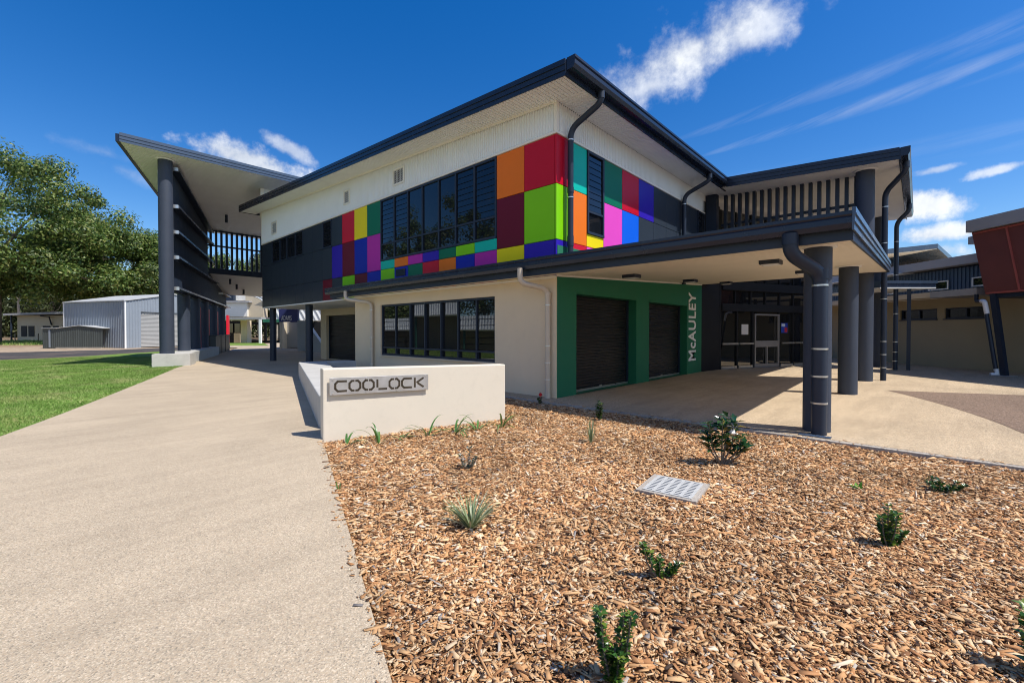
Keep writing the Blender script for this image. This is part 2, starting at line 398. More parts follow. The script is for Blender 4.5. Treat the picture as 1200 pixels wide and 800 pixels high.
# thin high streaks: noise stretched along one direction
mp = nt.nodes.new('ShaderNodeMapping'); mp.vector_type='POINT'
stre = nt.nodes.new('ShaderNodeTexNoise'); stre.inputs['Scale'].default_value=1; stre.inputs['Detail'].default_value=7; stre.inputs['Roughness'].default_value=.6
def streak(px, py, px2, py2, wb, dens):
    az,el = azel((px+px2)/2,(py+py2)/2); 
    def dv(q,w):
        v = VIEW*1 + RIGHT*((q-600)/516) + Vector((0,0,(388.5-w)/516)); return v
    A,B = dv(px,py),dv(px2,py2); c=((A+B)/2).normalized(); r=(B-A).normalized(); r=(r-c*r.dot(c)).normalized(); u=r.cross(c)
    dc = m_('MAXIMUM', vdot(c), .05); L=(B-A).length/2/((A+B)/2).length
    x = m_('DIVIDE', vdot(r), dc); y = m_('DIVIDE', vdot(u), dc)
    cx = nt.nodes.new('ShaderNodeCombineXYZ'); nt.links.new(m_('MULTIPLY',x,3.2), cx.inputs[0]); nt.links.new(m_('MULTIPLY_ADD',x,-6.0,m_('MULTIPLY',y,38)), cx.inputs[1]); cx.inputs[2].default_value=px*.01
    n = nt.nodes.new('ShaderNodeTexNoise'); n.inputs['Scale'].default_value=1.0; n.inputs['Detail'].default_value=7; n.inputs['Roughness'].default_value=.62; nt.links.new(cx.outputs[0], n.inputs['Vector'])
    # widens towards the far end
    wid = m_('MULTIPLY_ADD', m_('DIVIDE', x, L), wb*.55, wb)
    d = m_('ADD', m_('POWER', m_('ABSOLUTE', m_('DIVIDE', y, m_('MAXIMUM', wid, .004))), 2.0), m_('POWER', m_('ABSOLUTE', m_('DIVIDE', x, L*1.15)), 6.0))
    body = m_('SUBTRACT', 1.0, d, clamp=True)
    f = m_('MULTIPLY', body, m_('MULTIPLY', m_('SUBTRACT', n.outputs['Fac'], .42, clamp=True), 2.6*dens))
    return m_('MULTIPLY', f, m_('GREATER_THAN', vdot(c), .2), clamp=True)
thin = m_('MAXIMUM', streak(820,156,1230,20,.018,.22), streak(860,172,1230,58,.016,.30))
thin = m_('MAXIMUM', thin, streak(880,205,1260,150,.02,.12))
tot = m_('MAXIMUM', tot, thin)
shade = nt.nodes.new('ShaderNodeMapRange'); nt.links.new(cn.outputs['Fac'], shade.inputs[0]); shade.inputs[1].default_value=.3; shade.inputs[2].default_value=.62; shade.inputs[3].default_value=.70; shade.inputs[4].default_value=1.0
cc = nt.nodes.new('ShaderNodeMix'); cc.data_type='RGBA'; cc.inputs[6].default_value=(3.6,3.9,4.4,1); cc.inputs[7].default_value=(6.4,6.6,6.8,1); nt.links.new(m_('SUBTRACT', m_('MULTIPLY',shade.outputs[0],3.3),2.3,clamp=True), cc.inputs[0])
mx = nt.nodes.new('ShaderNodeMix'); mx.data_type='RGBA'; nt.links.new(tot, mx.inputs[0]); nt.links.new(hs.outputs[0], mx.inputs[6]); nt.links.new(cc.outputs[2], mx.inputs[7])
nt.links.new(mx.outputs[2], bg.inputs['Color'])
S.view_settings.view_transform='Standard'; S.view_settings.look='None'; S.view_settings.gamma=1; S.view_settings.exposure=.50
S.render.engine='CYCLES'; S.cycles.max_bounces=8; S.cycles.use_denoising=True
W.cycles.sampling_method='MANUAL'; W.cycles.sample_map_resolution=512
S.cycles.pixel_filter_type='BLACKMAN_HARRIS'; S.cycles.filter_width=1.05
S.render.resolution_x=1024; S.render.resolution_y=682

# ------------------------------------------------------------------ the site
PATH_L = [(-9.6,-.2),(-8.31,3.68),(-7.94,4.68),(-7.59,5.66),(-6.93,7.6),(-5.47,12.01),(-3.9,16.9),(-3.13,18.6),(-2.6,20.2),(-.9,25.2),(5.0,41.0),(4.6,46)]
PATH_R = [(16,60),(12,40),(10,18.6),(2.7,18.6),(2.7,9.0),(.1,9.0),(-.4,8.4),(-1.4,8.4),(-2.1,8.0),(-4.9,.9),(-5.25,.08),(-6.93,-4.36),(-9.4,-10.9)]
b=MB(); b.sheet([(-900,-900),(900,-900),(900,900),(-900,900)], -.10); structure(b.build('ground', M['ground']))
b=MB(); b.prism(PATH_L+PATH_R+[(-14,-10.9),(-13,-3)], -.12, 0); structure(b.build('path', M['path'], bevel=.008))
b=MB(); b.prism([(-.45,-40),(-.45,7.8),(.05,7.8),(.05,.02),(9.3,.02),(17,.02),(26,.02),(40,30),(60,10),(30,-40)], -.12, .0); structure(b.build('forecourt', M['forecourt'], bevel=.006))
b=MB(); b.prism([(-.55,-40),(-.55,8.1),(-.455,8.1),(-.455,-40)], -.12, -.004); structure(b.build('paving_edge', M['kerb'], bevel=.005))
red=[]
for t in range(9):
    t/=8; p0,p1,p2=Vector((6.77,-5.42)),Vector((4.2,-6.75)),Vector((1.9,-7.14)); q=p0*(1-t)**2+p1*2*t*(1-t)+p2*t*t; red.append((q.x,q.y))
red += [(-.2,-7.6),(-.4,-12),(9,-12),(7.9,-7.9)]
b=MB(); b.sheet(red, .004); structure(b.build('aggregate_patch', M['redagg']))
b=MB(); b.prism([(-16,-2),(-9.6,-.2)]+PATH_L[1:9]+[(-1.2,29),(.5,38),(-2,36),(-4,34),(-5.9,31.6),(-7.7,30.4),(-9.3,30),(-16,30)], -.11, -.012); structure(b.build('lawn', M['lawn']))
b=MB(); b.sheet([(-30,30.3),(-9.3,30.3),(-6,31.9),(-2,36.3),(3,42),(6,47),(2,50),(-3,45),(-30,45)], -.075); structure(b.build('road', M['asphalt']))
b=MB(); b.sheet([(-40,29.9),(-9.3,29.95),(-6,31.3),(-1.6,35.6),(2.2,40),(2.6,41.2),(-2.0,36.5),(-6,32.1),(-9.3,30.6),(-40,30.5)], -.02); structure(b.build('road_edging', M['redagg']))
b=MB(); b.sheet([(-40,44.6),(-3,44.7),(4,52),(8,62),(2,70),(-9,62),(-40,63)], -.085); structure(b.build('dirt_verge', M['dirt']))
b=MB(); b.sheet([(9.0,45.0),(13.2,60),(9.0,62),(4.0,50)], .006); structure(b.build('lawn', M['lawn']))
# mulch bed: a gently uneven sheet
mb=MB(); nx,ny=46,60; X0,X1,Y0,Y1=-9.4,-.54,-10.5,8.2
def mulch_z(x,y): return -.045+.016*mnoise.noise((x*.9,y*.9,0))+.010*mnoise.noise((x*3.1,y*3.1,4))
def in_mulch(x,y):
    if x>-.56 or x<-9.4: return False
    # right of the path's edge line, and of the bench
    pts=[(-9.4,-10.9),(-6.93,-4.36),(-5.25,.08),(-4.86,.95),(-2.1,8.0)]
    for (ax,ay),(bx,by) in zip(pts,pts[1:]):
        if ay<=y<by: return x > ax+(bx-ax)*(y-ay)/(by-ay)+.01
    return False
for j in range(ny+1):
    for i in range(nx+1):
        x=X0+(X1-X0)*i/nx; y=Y0+(Y1-Y0)*j/ny; mb.v.append((x,y,mulch_z(x,y)-.012))
for j in range(ny):
    for i in range(nx):
        a=j*(nx+1)+i; mb.f.append((a,a+1,a+nx+2,a+nx+1)); mb.sm.append(True)
structure(mb.build('mulch_bed', M['soil']))

# ------------------------------------------------------------------ main building
B = thing('school_building', (0,0,0), 'two storey school building with multicoloured cladding panels and a green wall under its canopy', 'building')
SOF = lambda y: 6.64+.052*y                      # raked soffit of the main roof
YA = [18.86,17.48,16.42,15.58,14.59,13.73,12.80,11.83,11.00,10.14,9.20,8.29,7.40,6.56,5.79,5.03,4.24,3.48,2.71,1.88,.96,0.0]
XB = [0.0,.65,1.23,2.01,2.98,3.95,4.93,5.83,6.67,7.75,8.52,9.22]
# upper storey core (set back behind the cladding)
b=MB(); b.prism([(.06,.06),(9.25,.06),(9.25,19.0),(.06,18.8)], 2.76, lambda x,y: SOF(y)-.02); b.build('upper_wall', M['navy'], B)
b=MB(); b.box(.0,9.2,9.0,18.84,2.70,2.755); b.build('undercroft_soffit', M['soffit'], B)
# ground floor walls
LW = (1.95,7.42,.71,2.40)
b=MB(); b.wall((0,0,0),(0,1,0),(-1,0,0),9.17,-.1,2.735,.25,[LW]); b.box(.25,2.7,8.92,9.17,-.1,2.735); b.build('wall', M['cream'], B)
D1=(.78,3.80,0.0,2.40); D2=(4.62,7.58,0.0,2.40)
b=MB(); b.wall((.03,-.012,0),(1,0,0),(0,-1,0),8.95,-.1,3.45,.35,[(a_-.03,c_-.03,d_,e_) for a_,c_,d_,e_ in (D1,D2)]); b.build('green_wall', M['green'], B)
b=MB(); b.box(.30,8.9,.40,8.9,-.05,2.7); b.build('dark_core', M['dark'], B)
# recessed undercroft wall with its roller door
b=MB(); b.wall((2.7,9.17,0),(0,1,0),(-1,0,0),9.0,-.1,2.70,.3,[(2.2,8.3,0,2.35)]); b.box(3.0,9.2,17.9,18.17,-.1,2.70); b.build('wall', M['pale_wall'], B)
def roller_door(x0,x1,z1,plane,axis,mat,name='roller_door'):
    m=MB(); n=int(z1/.075); pr=[]
    for k in range(n):
        z=k*z1/n; h=z1/n
        for a,d in ((0,0),(.25,.018),(.6,.018),(.85,0)): pr.append((z+a*h,d))
    pr.append((z1,0))
    for (za,da),(zb,db) in zip(pr,pr[1:]):
        if axis=='x': m.add([(x0,plane-da,za),(x1,plane-da,za),(x1,plane-db,zb),(x0,plane-db,zb)],[(0,1,2,3)])
        else: m.add([(plane-da,x1,za),(plane-da,x0,za),(plane-db,x0,zb),(plane-db,x1,zb)],[(0,1,2,3)])
    o=m.build(name,mat,B); r=MB()
    if axis=='x':
        r.box(x0,x1,plane-.045,plane-.02,.0,.05); c=(x0+x1)/2; r.box(c-.06,c+.06,plane-.06,plane-.045,.02,.09)
    else: r.box(plane-.045,plane-.02,x0,x1,.0,.05)
    r.build('bottom_rail', M['bright'], o)
    for (xa,xb) in ((x0,x0+.05),(x1-.05,x1)):
        g=MB()
        if axis=='x': g.box(xa,xb,plane-.07,plane-.02,.05,z1)
        else: g.box(plane-.07,plane-.02,xa,xb,.05,z1)
        g.build('guide_rail', M['navy'], o)
    return o
M['roller_dark']=paint('dark_roller_door',(.018,.019,.022),.35,.08,dirt=.2)
roller_door(.782,3.798,2.398,.30,'x',M['roller_dark']); roller_door(4.622,7.578,2.398,.30,'x',M['roller_dark'])
roller_door(11.40,17.45,2.348,2.90,'y',M['roller_dark'])
# undercroft posts
for (x,y) in ((.35,18.4),(.35,14.0)):
    m=MB(); m.cyl(x,y,0,2.70,.155); m.build('post', M['navy'], B)

# coloured cladding panels
GAP=.006
def pA(y0,y1,z0,z1,c):
    y0,y1=min(y0,y1),max(y0,y1); m=MB(); m.box(0,.045,y0+GAP,y1-GAP,z0+GAP,z1-GAP); o=m.build('cladding_panel',PC[c],B,bevel=.004); return o
def pB(x0,x1,z0,z1,c):
    m=MB(); m.box(x0+GAP,x1-GAP,0,.045,z0+GAP,z1-GAP); return m.build('cladding_panel',PC[c],B,bevel=.004)
Z0,Z1,Z2,Z3=2.735,3.58,4.83,5.93; ZS=3.868
top={20:'crimson',19:'orange',11:'green',10:'yellow',9:'red',8:'charcoal',6:'charcoal',5:'charcoal',0:'charcoal'}
mid={20:'lime',19:'maroon',11:'magenta',10:'blue',9:'maroon',8:'indigo',**{k:'charcoal' for k in range(8)}}
low={20:'indigo',19:'yellow',18:'magenta',17:'blue',16:'orange',15:'red',14:'green',13:'blue',12:'lime',11:'blue',10:'maroon',9:'lime',8:'charcoal',7:'maroon',**{k:'charcoal' for k in range(7)}}
sill={18:'teal',17:'lime',16:'green',15:'indigo',14:'magenta',13:'orange',12:'teal'}
for k,c in top.items(): pA(YA[k],YA[k+1]+(.05 if k==20 else 0),Z2,Z3,c)
for k,c in mid.items(): pA(YA[k],YA[k+1]+(.05 if k==20 else 0),Z1,Z2,c)
for k,c in low.items(): pA(YA[k],YA[k+1]+(.05 if k==20 else 0),Z0,Z1,c)
for k,c in sill.items(): pA(YA[k],YA[k+1],Z1,ZS,c)
# folded corner pieces in the colours of the end panels
for (za,zb,c) in ((Z2,Z3,'crimson'),(Z1,Z2,'lime'),(Z0,Z1,'indigo')):
    m=MB(); m.prism([(-.004,.046),(-.004,-.004),(.60,-.004),(.60,.04),(.042,.04),(.042,.046)], za+GAP, zb-GAP); m.build('corner_panel',PC[c],B,bevel=.004)
tb={1:'teal',3:'green',4:'crimson',5:'indigo',6:'charcoal',7:'charcoal',8:'charcoal',9:'charcoal',11:'charcoal'}
mb_={1:'orange',3:'pink',4:'bright_blue',5:'charcoal',6:'charcoal',7:'charcoal',8:'charcoal',9:'charcoal',10:'charcoal',11:'charcoal'}
XB2=XB+[9.25]
for d,za,zb in ((tb,Z2,Z3),(mb_,Z1,Z2)):
    for k,c in d.items(): pB(XB2[k]-(.03 if k==1 else 0),XB2[k+1],za,zb,c)
pB(XB[2],XB[3],Z1,3.90,'yellow'); 
for k,c in ((1,'red'),(2,'pink'),(3,'lime'),(4,'charcoal'),(5,'charcoal'),(6,'charcoal')): pB(XB[k]-(.03 if k==1 else 0),XB[k+1],Z0,Z1,c)

# windows: frame, one pane mesh, louvre blades as sub-parts
def window(fn, u, zs, louvre=(), fw=.06, depth=.10, name='window', glass='glass', two=True, blades=.15):
    """fn(u,d,z) maps along-wall, depth (in) and height; u = mullion lines, zs = sill, transom, head"""
    m=MB()
    def bar(ua,ub,za,zb,d0=0.0,d1=depth):
        m.hexa([fn(ua,d0,za),fn(ub,d0,za),fn(ub,d1,za),fn(ua,d1,za),fn(ua,d0,zb),fn(ub,d0,zb),fn(ub,d1,zb),fn(ua,d1,zb)])
    for i,x in enumerate(u):
        a,c=(x,x+fw) if i==0 else ((x-fw,x) if i==len(u)-1 else (x-fw/2,x+fw/2)); bar(a,c,zs[0]+fw,zs[-1]-fw)
    for j,z in enumerate(zs):
        if j in (0,len(zs)-1):
            a,c=(z,z+fw) if j==0 else (z-fw,z); bar(u[0],u[-1],a,c,-.004,depth)
        else:
            for i in range(len(u)-1):
                bar(u[i]+(fw if i==0 else fw/2),u[i+1]-(fw if i==len(u)-2 else fw/2),z-.025,z+.025,.006)
    o=m.build(name,M['navy'],B)
    g=MB(); d=depth*.6
    for i in range(len(u)-1):
        for j in range(len(zs)-1):
            if i in louvre and j==len(zs)-2: continue
            g.add([fn(u[i],d,zs[j]),fn(u[i+1],d,zs[j]),fn(u[i+1],d,zs[j+1]),fn(u[i],d,zs[j+1])],[(0,1,2,3)])
    if g.v: g.build('pane',M[glass],o)
    bk=MB()
    for i in louvre:
        l=MB()
        a=u[i]+fw*.6; c=u[i+1]-fw*.6; z=zs[-2]+.04; top=zs[-1]-fw
        n=max(3,int((top-z)/blades)); h=(top-z)/n
        bk.add([fn(a,depth*.98,z-.04),fn(c,depth*.98,z-.04),fn(c,depth*.98,top),fn(a,depth*.98,top)],[(0,1,2,3)])
        for k in range(n):
            za=z+k*h; l.hexa([fn(a,.030,za+.002),fn(c,.030,za+.002),fn(c,.036,za+.002),fn(a,.036,za+.002),fn(a,.036,za+h-.014),fn(c,.036,za+h-.014),fn(c,.042,za+h-.014),fn(a,.042,za+h-.014)])
        l.build('louvre_blades',M[glass],o)
        q=MB(); q.add(bk.v[-4:],[(0,1,2,3)]); q.build('backing',M['dark'],o)
    return o
fA=lambda u,d,z:(.0+d,u,z); fB=lambda u,d,z:(u,.0+d,z)
window(lambda u,d,z:(-.012+d,u,z), YA[12:20][::-1], (ZS+.004,4.42,Z3-.004), (0,1,5,6), depth=.06)
window(lambda u,d,z:(.05+d,u,z), [1.952,2.70,3.46,4.22,5.0,5.77,6.58,7.418], (.712,.97,2.398), (0,1,5,6), depth=.12, glass='glass_low')
window(lambda u,d,z:(-.012+d,u,z), [YA[5]+.004,YA[4],YA[3],YA[2],YA[1]-.004], (Z2+.004,Z3-.004), (0,3), depth=.06)
window(lambda u,d,z:(-.012+d,u,z), [YA[8]+.004,YA[7]-.004], (Z2+.004,Z3-.004), (0,), depth=.06)
window(lambda u,d,z:(u,-.03+d,z), [XB[2]+.004,XB[3]-.004], (3.90,4.45,Z3-.004), (0,), depth=.08)
window(lambda u,d,z:(u,-.03+d,z), [XB[10]+.004,XB[11]-.004], (Z2+.004,Z3-.004), (0,), depth=.08)
m=MB(); m.box(-.045,.05,1.93,7.44,.675,.708); m.build('window_sill', M['cream'], B)
# white ribbed steel above the panels
ribL=18.84
m=MB(); m.rib((.0,18.84,0),(0,-1,0),18.84,5.985,lambda u: SOF(18.84-u),(-1,0,0),.080,.024); m.build('ribbed_cladding', M['cladding'], B)
m=MB(); m.rib((.0,.0,0),(1,0,0),9.23,5.985,SOF(0),(0,-1,0),.080,.024); m.build('ribbed_cladding', M['cladding'], B)
m=MB(); m.box(-.034,.03,-.034,18.86,Z3+.002,5.985); m.box(.03,9.25,-.034,.03,Z3+.002,5.985); m.box(-.036,.05,-.036,.05,5.987,SOF(0)+.01); m.box(9.20,9.252,-.03,.03,5.987,SOF(0))
m.box(-.03,.03,18.80,18.87,5.987,SOF(18.84)+.0); m.build('flashing', M['white_trim'], B)
m=MB(); m.prism([(-.055,-.03),(-.026,-.03),(-.026,18.84),(-.055,18.84)], lambda x,y:SOF(y)-.05, lambda x,y:SOF(y)+.01); m.build('cornice_trim', M['white_trim'], B)
# air vents
for (y,z,w,h) in ((6.27,6.47,.33,.26),(9.71,6.51,.24,.26),(17.05,6.54,.34,.30)):
    m=MB(); t=.035
    m.box(-.04,-.012,y-w,y+w,z-h,z-h+t*1.4); m.box(-.04,-.012,y-w,y+w,z+h-t*1.4,z+h); m.box(-.04,-.012,y-w,y-w+t*2,z-h+t*1.4,z+h-t*1.4); m.box(-.04,-.012,y+w-t*2,y+w,z-h+t*1.4,z+h-t*1.4)
    o=m.build('air_vent', M['white_trim'], B); s_=MB()
    zz=z-h*.68
    while zz<z+h*.66: s_.obox((-.035,y-w*.72,zz),(0,w*1.44,0),(.02,0,.03),(0,0,.008)); zz+=.075
    s_.build('slat', M['grey_fascia'], o); k_=MB(); k_.box(-.015,-.0135,y-w*.75,y+w*.75,z-h*.75,z+h*.75); k_.build('backing', M['dark'], o)
m=MB(); m.box(-.02,-.002,5.93,6.46,3.28,3.50); o=m.build('air_vent', M['navy'], B); s_=MB()
for k in range(5): s_.obox((-.03,5.96,3.30+k*.04),(0,.47,0),(.012,0,.02),(0,0,.006))
s_.build('slat', M['dark'], o)

def board(m,a,b_,w,gap=.014,dp=.03):
    """one soffit board from a to b, width vector w, with a square groove at its far edge"""
    g=w.normalized()*gap; u=Vector((0,0,dp)); c,d=a+w-g,b_+w-g
    m.add([a,b_,d,c,c+u,d+u,a+w+u,b_+w+u,a+w,b_+w],[(0,1,2,3),(3,2,5,4),(4,5,7,6),(6,7,9,8)])
# main roof: raked slab, ribbed soffit, barge boards and gutter
XR0,XR1,YR0,YR1=-.75,12.0,-.80,19.75
m=MB(); m.prism([(XR0,YR0),(XR1,YR0),(XR1,YR1),(XR0,YR1)], lambda x,y:SOF(y)+.032, lambda x,y:SOF(y)+.26); m.build('roof', M['gutter'], B)
m=MB(); k=YR0+.02                                     # soffit boards with fine grooves
while k<YR1-.02:
    e=min(k+.10,YR1-.02); board(m,Vector((XR0+.01,k,SOF(k))),Vector((-.017,k,SOF(k))),Vector((0,e-k,SOF(e)-SOF(k)))); k=e
k=-.017
while k<9.2:
    e=min(k+.10,9.25); board(m,Vector((k,-.017,SOF(0)-.001)),Vector((k,YR0+.02,SOF(YR0))),Vector((e-k,0,0))); k=e
m.build('soffit', M['soffit'], B)
def barge(pts, h, name, lips=True, mat='gutter', parent=None, n=(-1,0)):
    """stepped fascia between two points (x,y,zbottom)"""
    m=MB(); a,b_=Vector(pts[0]),Vector(pts[1]); out=Vector((n[0],n[1],0)); L=b_-a
    for (z0,z1,d) in ((0,.30,.025),(.30,.36,.045),(.36,.66,.030),(.66,.72,.05),(.72,1.0,.04)):
        m.obox(a+Vector((0,0,z0*h+.0005)), L, out*d, Vector((0,0,(z1-z0)*h-.001)))
    return m.build(name, M[mat], parent or B)
barge([(XR0,YR0+.0,SOF(YR0)-.02),(XR0,YR1,SOF(YR1)-.02)], .33, 'barge_board')
m=MB(); m.obox((XR0-.03,YR1,SOF(YR1)-.02),(4,0,0),(0,.03,0),(0,0,.33)); m.build('barge_board', M['gutter'], B)
def gutter(o, L, out, name, w=.15, h=.22, parent=None, mat='gutter', fall=None):
    """box gutter with a rolled lip; o = inner bottom start, L = run, out = outward direction"""
    m=MB(); o,L,out=Vector(o),Vector(L),Vector(out)
    pro=[(0,0),(w*.80,0),(w,h*.30),(w,h*.62),(w*.93,h*.70),(w*1.06,h*.80),(w*1.06,h),(w*.95,h),(w*.95,h*.84),(w*.86,h*.72),(w*.86,h*.3),(w*.75,.012),(0,.012)]
    n=len(pro); A=[o+out*p[0]+Vector((0,0,p[1])) for p in pro]; Bv=[v+L for v in A]
    flip=L.cross(out).z<0
    fs=[(i,(i+1)%n,n+(i+1)%n,n+i) for i in range(n)]
    m.add(A+Bv, [f if flip else f[::-1] for f in fs])
    for base,sg in ((0,1),(n,-1)):
        q=[o+out*0,o+out*w*.8,o+out*w,o+out*w*1.06+Vector((0,0,h)),o+Vector((0,0,h))]
        q[2]=o+out*w+Vector((0,0,h*.3)); q=[v+(L if base else Vector()) for v in q]
        m.add(q,[(0,1,2,3,4)])
    return m.build(name, M[mat], parent or B)
gutter((XR0-.02,YR0-.03,SOF(YR0)+.07),(9.05-XR0,0,0),(0,-1,0),'gutter',.19,.24)
m=MB(); m.box(XR0+.002,9.05,YR0-.028,YR0+.018,SOF(YR0)-.03,SOF(YR0)+.30); m.build('fascia', M['gutter'], B)

def downpipe(pts, r, mat, clips, parent=None, bend=.22):
    p=arc_path(pts,bend); m=MB(); m.tube(p,r,18); o=m.build('downpipe',M[mat],parent or B)
    for (x,y,z) in clips:
        c=MB(); c.tube([(x,y,z-.012),(x,y,z+.012)],r+.008,18); c.build('pipe_clip',M['bright'],o)
    # sockets at the joints
    return o
def sockets(o, pts, r, mat):
    for (a,b_) in pts:
        m=MB(); m.tube([a,b_],r,18); m.build('pipe_socket',M[mat],o)
o=downpipe([(.39,-.91,6.74),(.39,-.91,6.45),(.36,-.13,6.10),(.36,-.13,2.95)],.068,'navy',[(.36,-.13,5.85),(.36,-.13,4.55)]); sockets(o,[((.39,-.91,6.70),(.39,-.91,6.52)),((.36,-.13,4.78),(.36,-.13,4.66)),((.36,-.13,3.68),(.36,-.13,3.45))],.076,'navy')
o=downpipe([(7.10,-.91,6.74),(7.10,-.91,6.45),(6.98,-.13,6.10),(6.98,-.13,3.1)],.068,'navy',[(6.98,-.13,5.80),(6.98,-.13,4.7)]); sockets(o,[((7.10,-.91,6.70),(7.10,-.91,6.52))],.076,'navy')
o=downpipe([(-.66,8.58,2.90),(-.66,8.58,2.62),(-.09,7.85,2.50),(-.09,7.85,0.02)],.062,'pipe_cream',[(-.09,7.85,2.25),(-.09,7.85,1.30),(-.09,7.85,.92),(-.09,7.85,.4)],bend=.18)
o=downpipe([(-.66,.50,2.90),(-.66,.50,2.58),(-.09,.17,2.46),(-.09,.17,-.02)],.062,'pipe_cream',[(-.09,.17,2.10),(-.09,.17,1.18),(-.09,.17,.80),(-.09,.17,.42)],bend=.18); sockets(o,[((-.09,.17,.10),(-.09,.17,-.03)),((-.09,.17,2.44-.05),(-.09,.17,2.28))],.069,'pipe_cream')

# entrance canopy: raked slab, boards below, gutter in front
CS=lambda x: 2.78+.0545*x
YC0,YC1=-5.33,10.15; XC1=9.30
m=MB(); m.prism([(-.47,YC0),(XC1,YC0),(XC1,-.005),(-.47,-.005)], lambda x,y:CS(x)+.063, lambda x,y:CS(x)+.33); m.prism([(-.47,-.005),(-.008,-.005),(-.008,YC1),(-.47,YC1)], lambda x,y:CS(x)+.02, lambda x,y:CS(x)+.33); m.build('canopy_roof', M['gutter'], B)
m=MB(); k=-.43                                        # boards run along the front
while k<XC1-.03:
    e=min(k+.18,XC1-.03); board(m,Vector((k,-.002,CS(k))),Vector((k,YC0+.02,CS(k))),Vector((e-k,0,CS(e)-CS(k))),.024,.06); k=e
m.add([(-.43,0,CS(-.43)),(-.002,0,CS(0)),(-.002,YC1,CS(0)),(-.43,YC1,CS(-.43))],[(3,2,1,0)])
m.build('canopy_soffit', M['canopy_boards'] if 'canopy_boards' in M else M['soffit'], B)
m=MB(); m.box(-.03,-.002,.0,9.17,2.70,2.765); m.box(-.03,8.98,-.03,-.002,2.735,2.77) if False else None
m.prism([(0,-.03),(8.98,-.03),(8.98,-.004),(0,-.004)], lambda x,y:CS(x)-.045, lambda x,y:CS(x)-.003); m.build('cornice_trim', M['white_trim'], B)
m=MB(); m.box(-.475,-.44,YC0,YC1,2.735,3.02); m.build('fascia', M['navy'], B)
gutter((-.478,YC1+.12,2.875),(0,YC0-YC1-.12,0),(-1,0,0),'gutter',.15,.225)
barge([(-.62,YC0,CS(-.62)+.10),(XC1,YC0,CS(XC1)-.01)], .30, 'barge_board', n=(0,-1), mat='gutter_light')
m=MB(); m.obox((-.47,YC0+.005,CS(-.47)-.02),(XC1+.47,0,.0545*(XC1+.47)),(0,.03,0),(0,0,.1)); m.obox((XC1,YC0,CS(XC1)-.02),(.03,0,0),(0,5.3,0),(0,0,.34)); m.build('fascia', M['navy'], B)

# columns of the canopy and of the tall porch
def column(x,y,z1,r,collar=True,parent=None,rmat='soffit'):
    m=MB(); m.cyl(x,y,0,z1,r,40); o=m.build('column',M['column'],parent or B)
    if collar: c=MB(); c.cyl(x,y,z1-.03,z1-.002,r+.06,40); c.build('collar',M['soffit'],o)
    return o
column(.10,-4.86,CS(.10),.18); column(5.33,-4.74,CS(5.33),.195)
o=downpipe([(-.57,-4.62,2.90),(-.57,-4.62,2.62),(-.185,-4.93,2.35),(-.185,-4.93,0)],.098,'navy',[(-.185,-4.93,2.17),(-.185,-4.93,1.25),(-.185,-4.93,.85),(-.185,-4.93,.46)],bend=.16); sockets(o,[((-.57,-4.62,2.90),(-.57,-4.62,2.74)),((-.185,-4.93,2.40),(-.185,-4.93,2.26))],.106,'navy')

# tall entrance porch: roof on two-storey columns, slat screen, glazed entry
XW0,XW1,YW0,YW1=8.55,17.6,-5.55,-.80
WS=lambda y: SOF(y)-.0
m=MB(); m.prism([(XW0,YW0),(XW1,YW0),(XW1,3),(9.3,3),(9.3,YW1),(XW0,YW1)], lambda x,y:WS(y)+.032, lambda x,y:WS(y)+.26); m.build('porch_roof', M['gutter'], B)
m=MB(); k=XW0+.02
while k<XW1-.02:
    e=min(k+.09,XW1-.02); y1=2.5 if k>9.3 else 0
    board(m,Vector((k,y1,WS(y1))),Vector((k,YW0+.02,WS(YW0))),Vector((e-k,0,0))); k=e
m.build('porch_soffit', M['soffit'], B)
barge([(XW0,YW0,WS(YW0)-.02),(XW0,-.99,WS(-.99)-.02)], .33, 'barge_board')
m=MB(); m.box(XW0,XW1,YW0-.03,YW0,WS(YW0)-.03,WS(YW0)+.30); m.build('fascia', M['gutter'], B)
gutter((XW0-.02,YW0-.03,WS(YW0)+.06),(XW1-XW0,0,0),(0,-1,0),'gutter',.19,.24)
column(9.25,-4.75,WS(-4.75),.235); column(16.6,-4.75,WS(-4.75),.235)
o=downpipe([(9.15,-5.68,6.42),(9.15,-5.68,6.15),(9.70,-5.20,5.75),(9.70,-5.20,0)],.075,'navy',[(9.70,-5.20,z) for z in (5.3,4.2,2.5,1.2,.8,.4)]); sockets(o,[((9.15,-5.68,6.40),(9.15,-5.68,6.22))],.084,'navy')
o=downpipe([(14.9,-5.68,6.42),(14.9,-5.68,6.15),(14.9,-5.32,5.75),(14.9,-5.32,0)],.075,'navy',[(14.9,-5.32,z) for z in (5.0,3.7,2.2,1.1,.7,.35)]); sockets(o,[((14.9,-5.68,6.40),(14.9,-5.68,6.22))],.084,'navy')
# navy pier and slat screen
m=MB(); m.box(9.30,9.55,-.42,-.02,3.3,WS(-.2)); m.build('pier', M['navy'], B)
m=MB(); N=17
for k in range(N):
    y=-.62-(k*(4.50-.62)/(N-1)); m.box(9.64,9.82,y-.05,y+.05,4.55,WS(y)-.004)
m.build('slat_screen', M['navy'], B)
for z_ in (5.50,4.45):
    m=MB(); m.box(9.825,9.90,-4.52,-.42,z_,z_+.09); m.build('screen_rail', M['navy'], B)
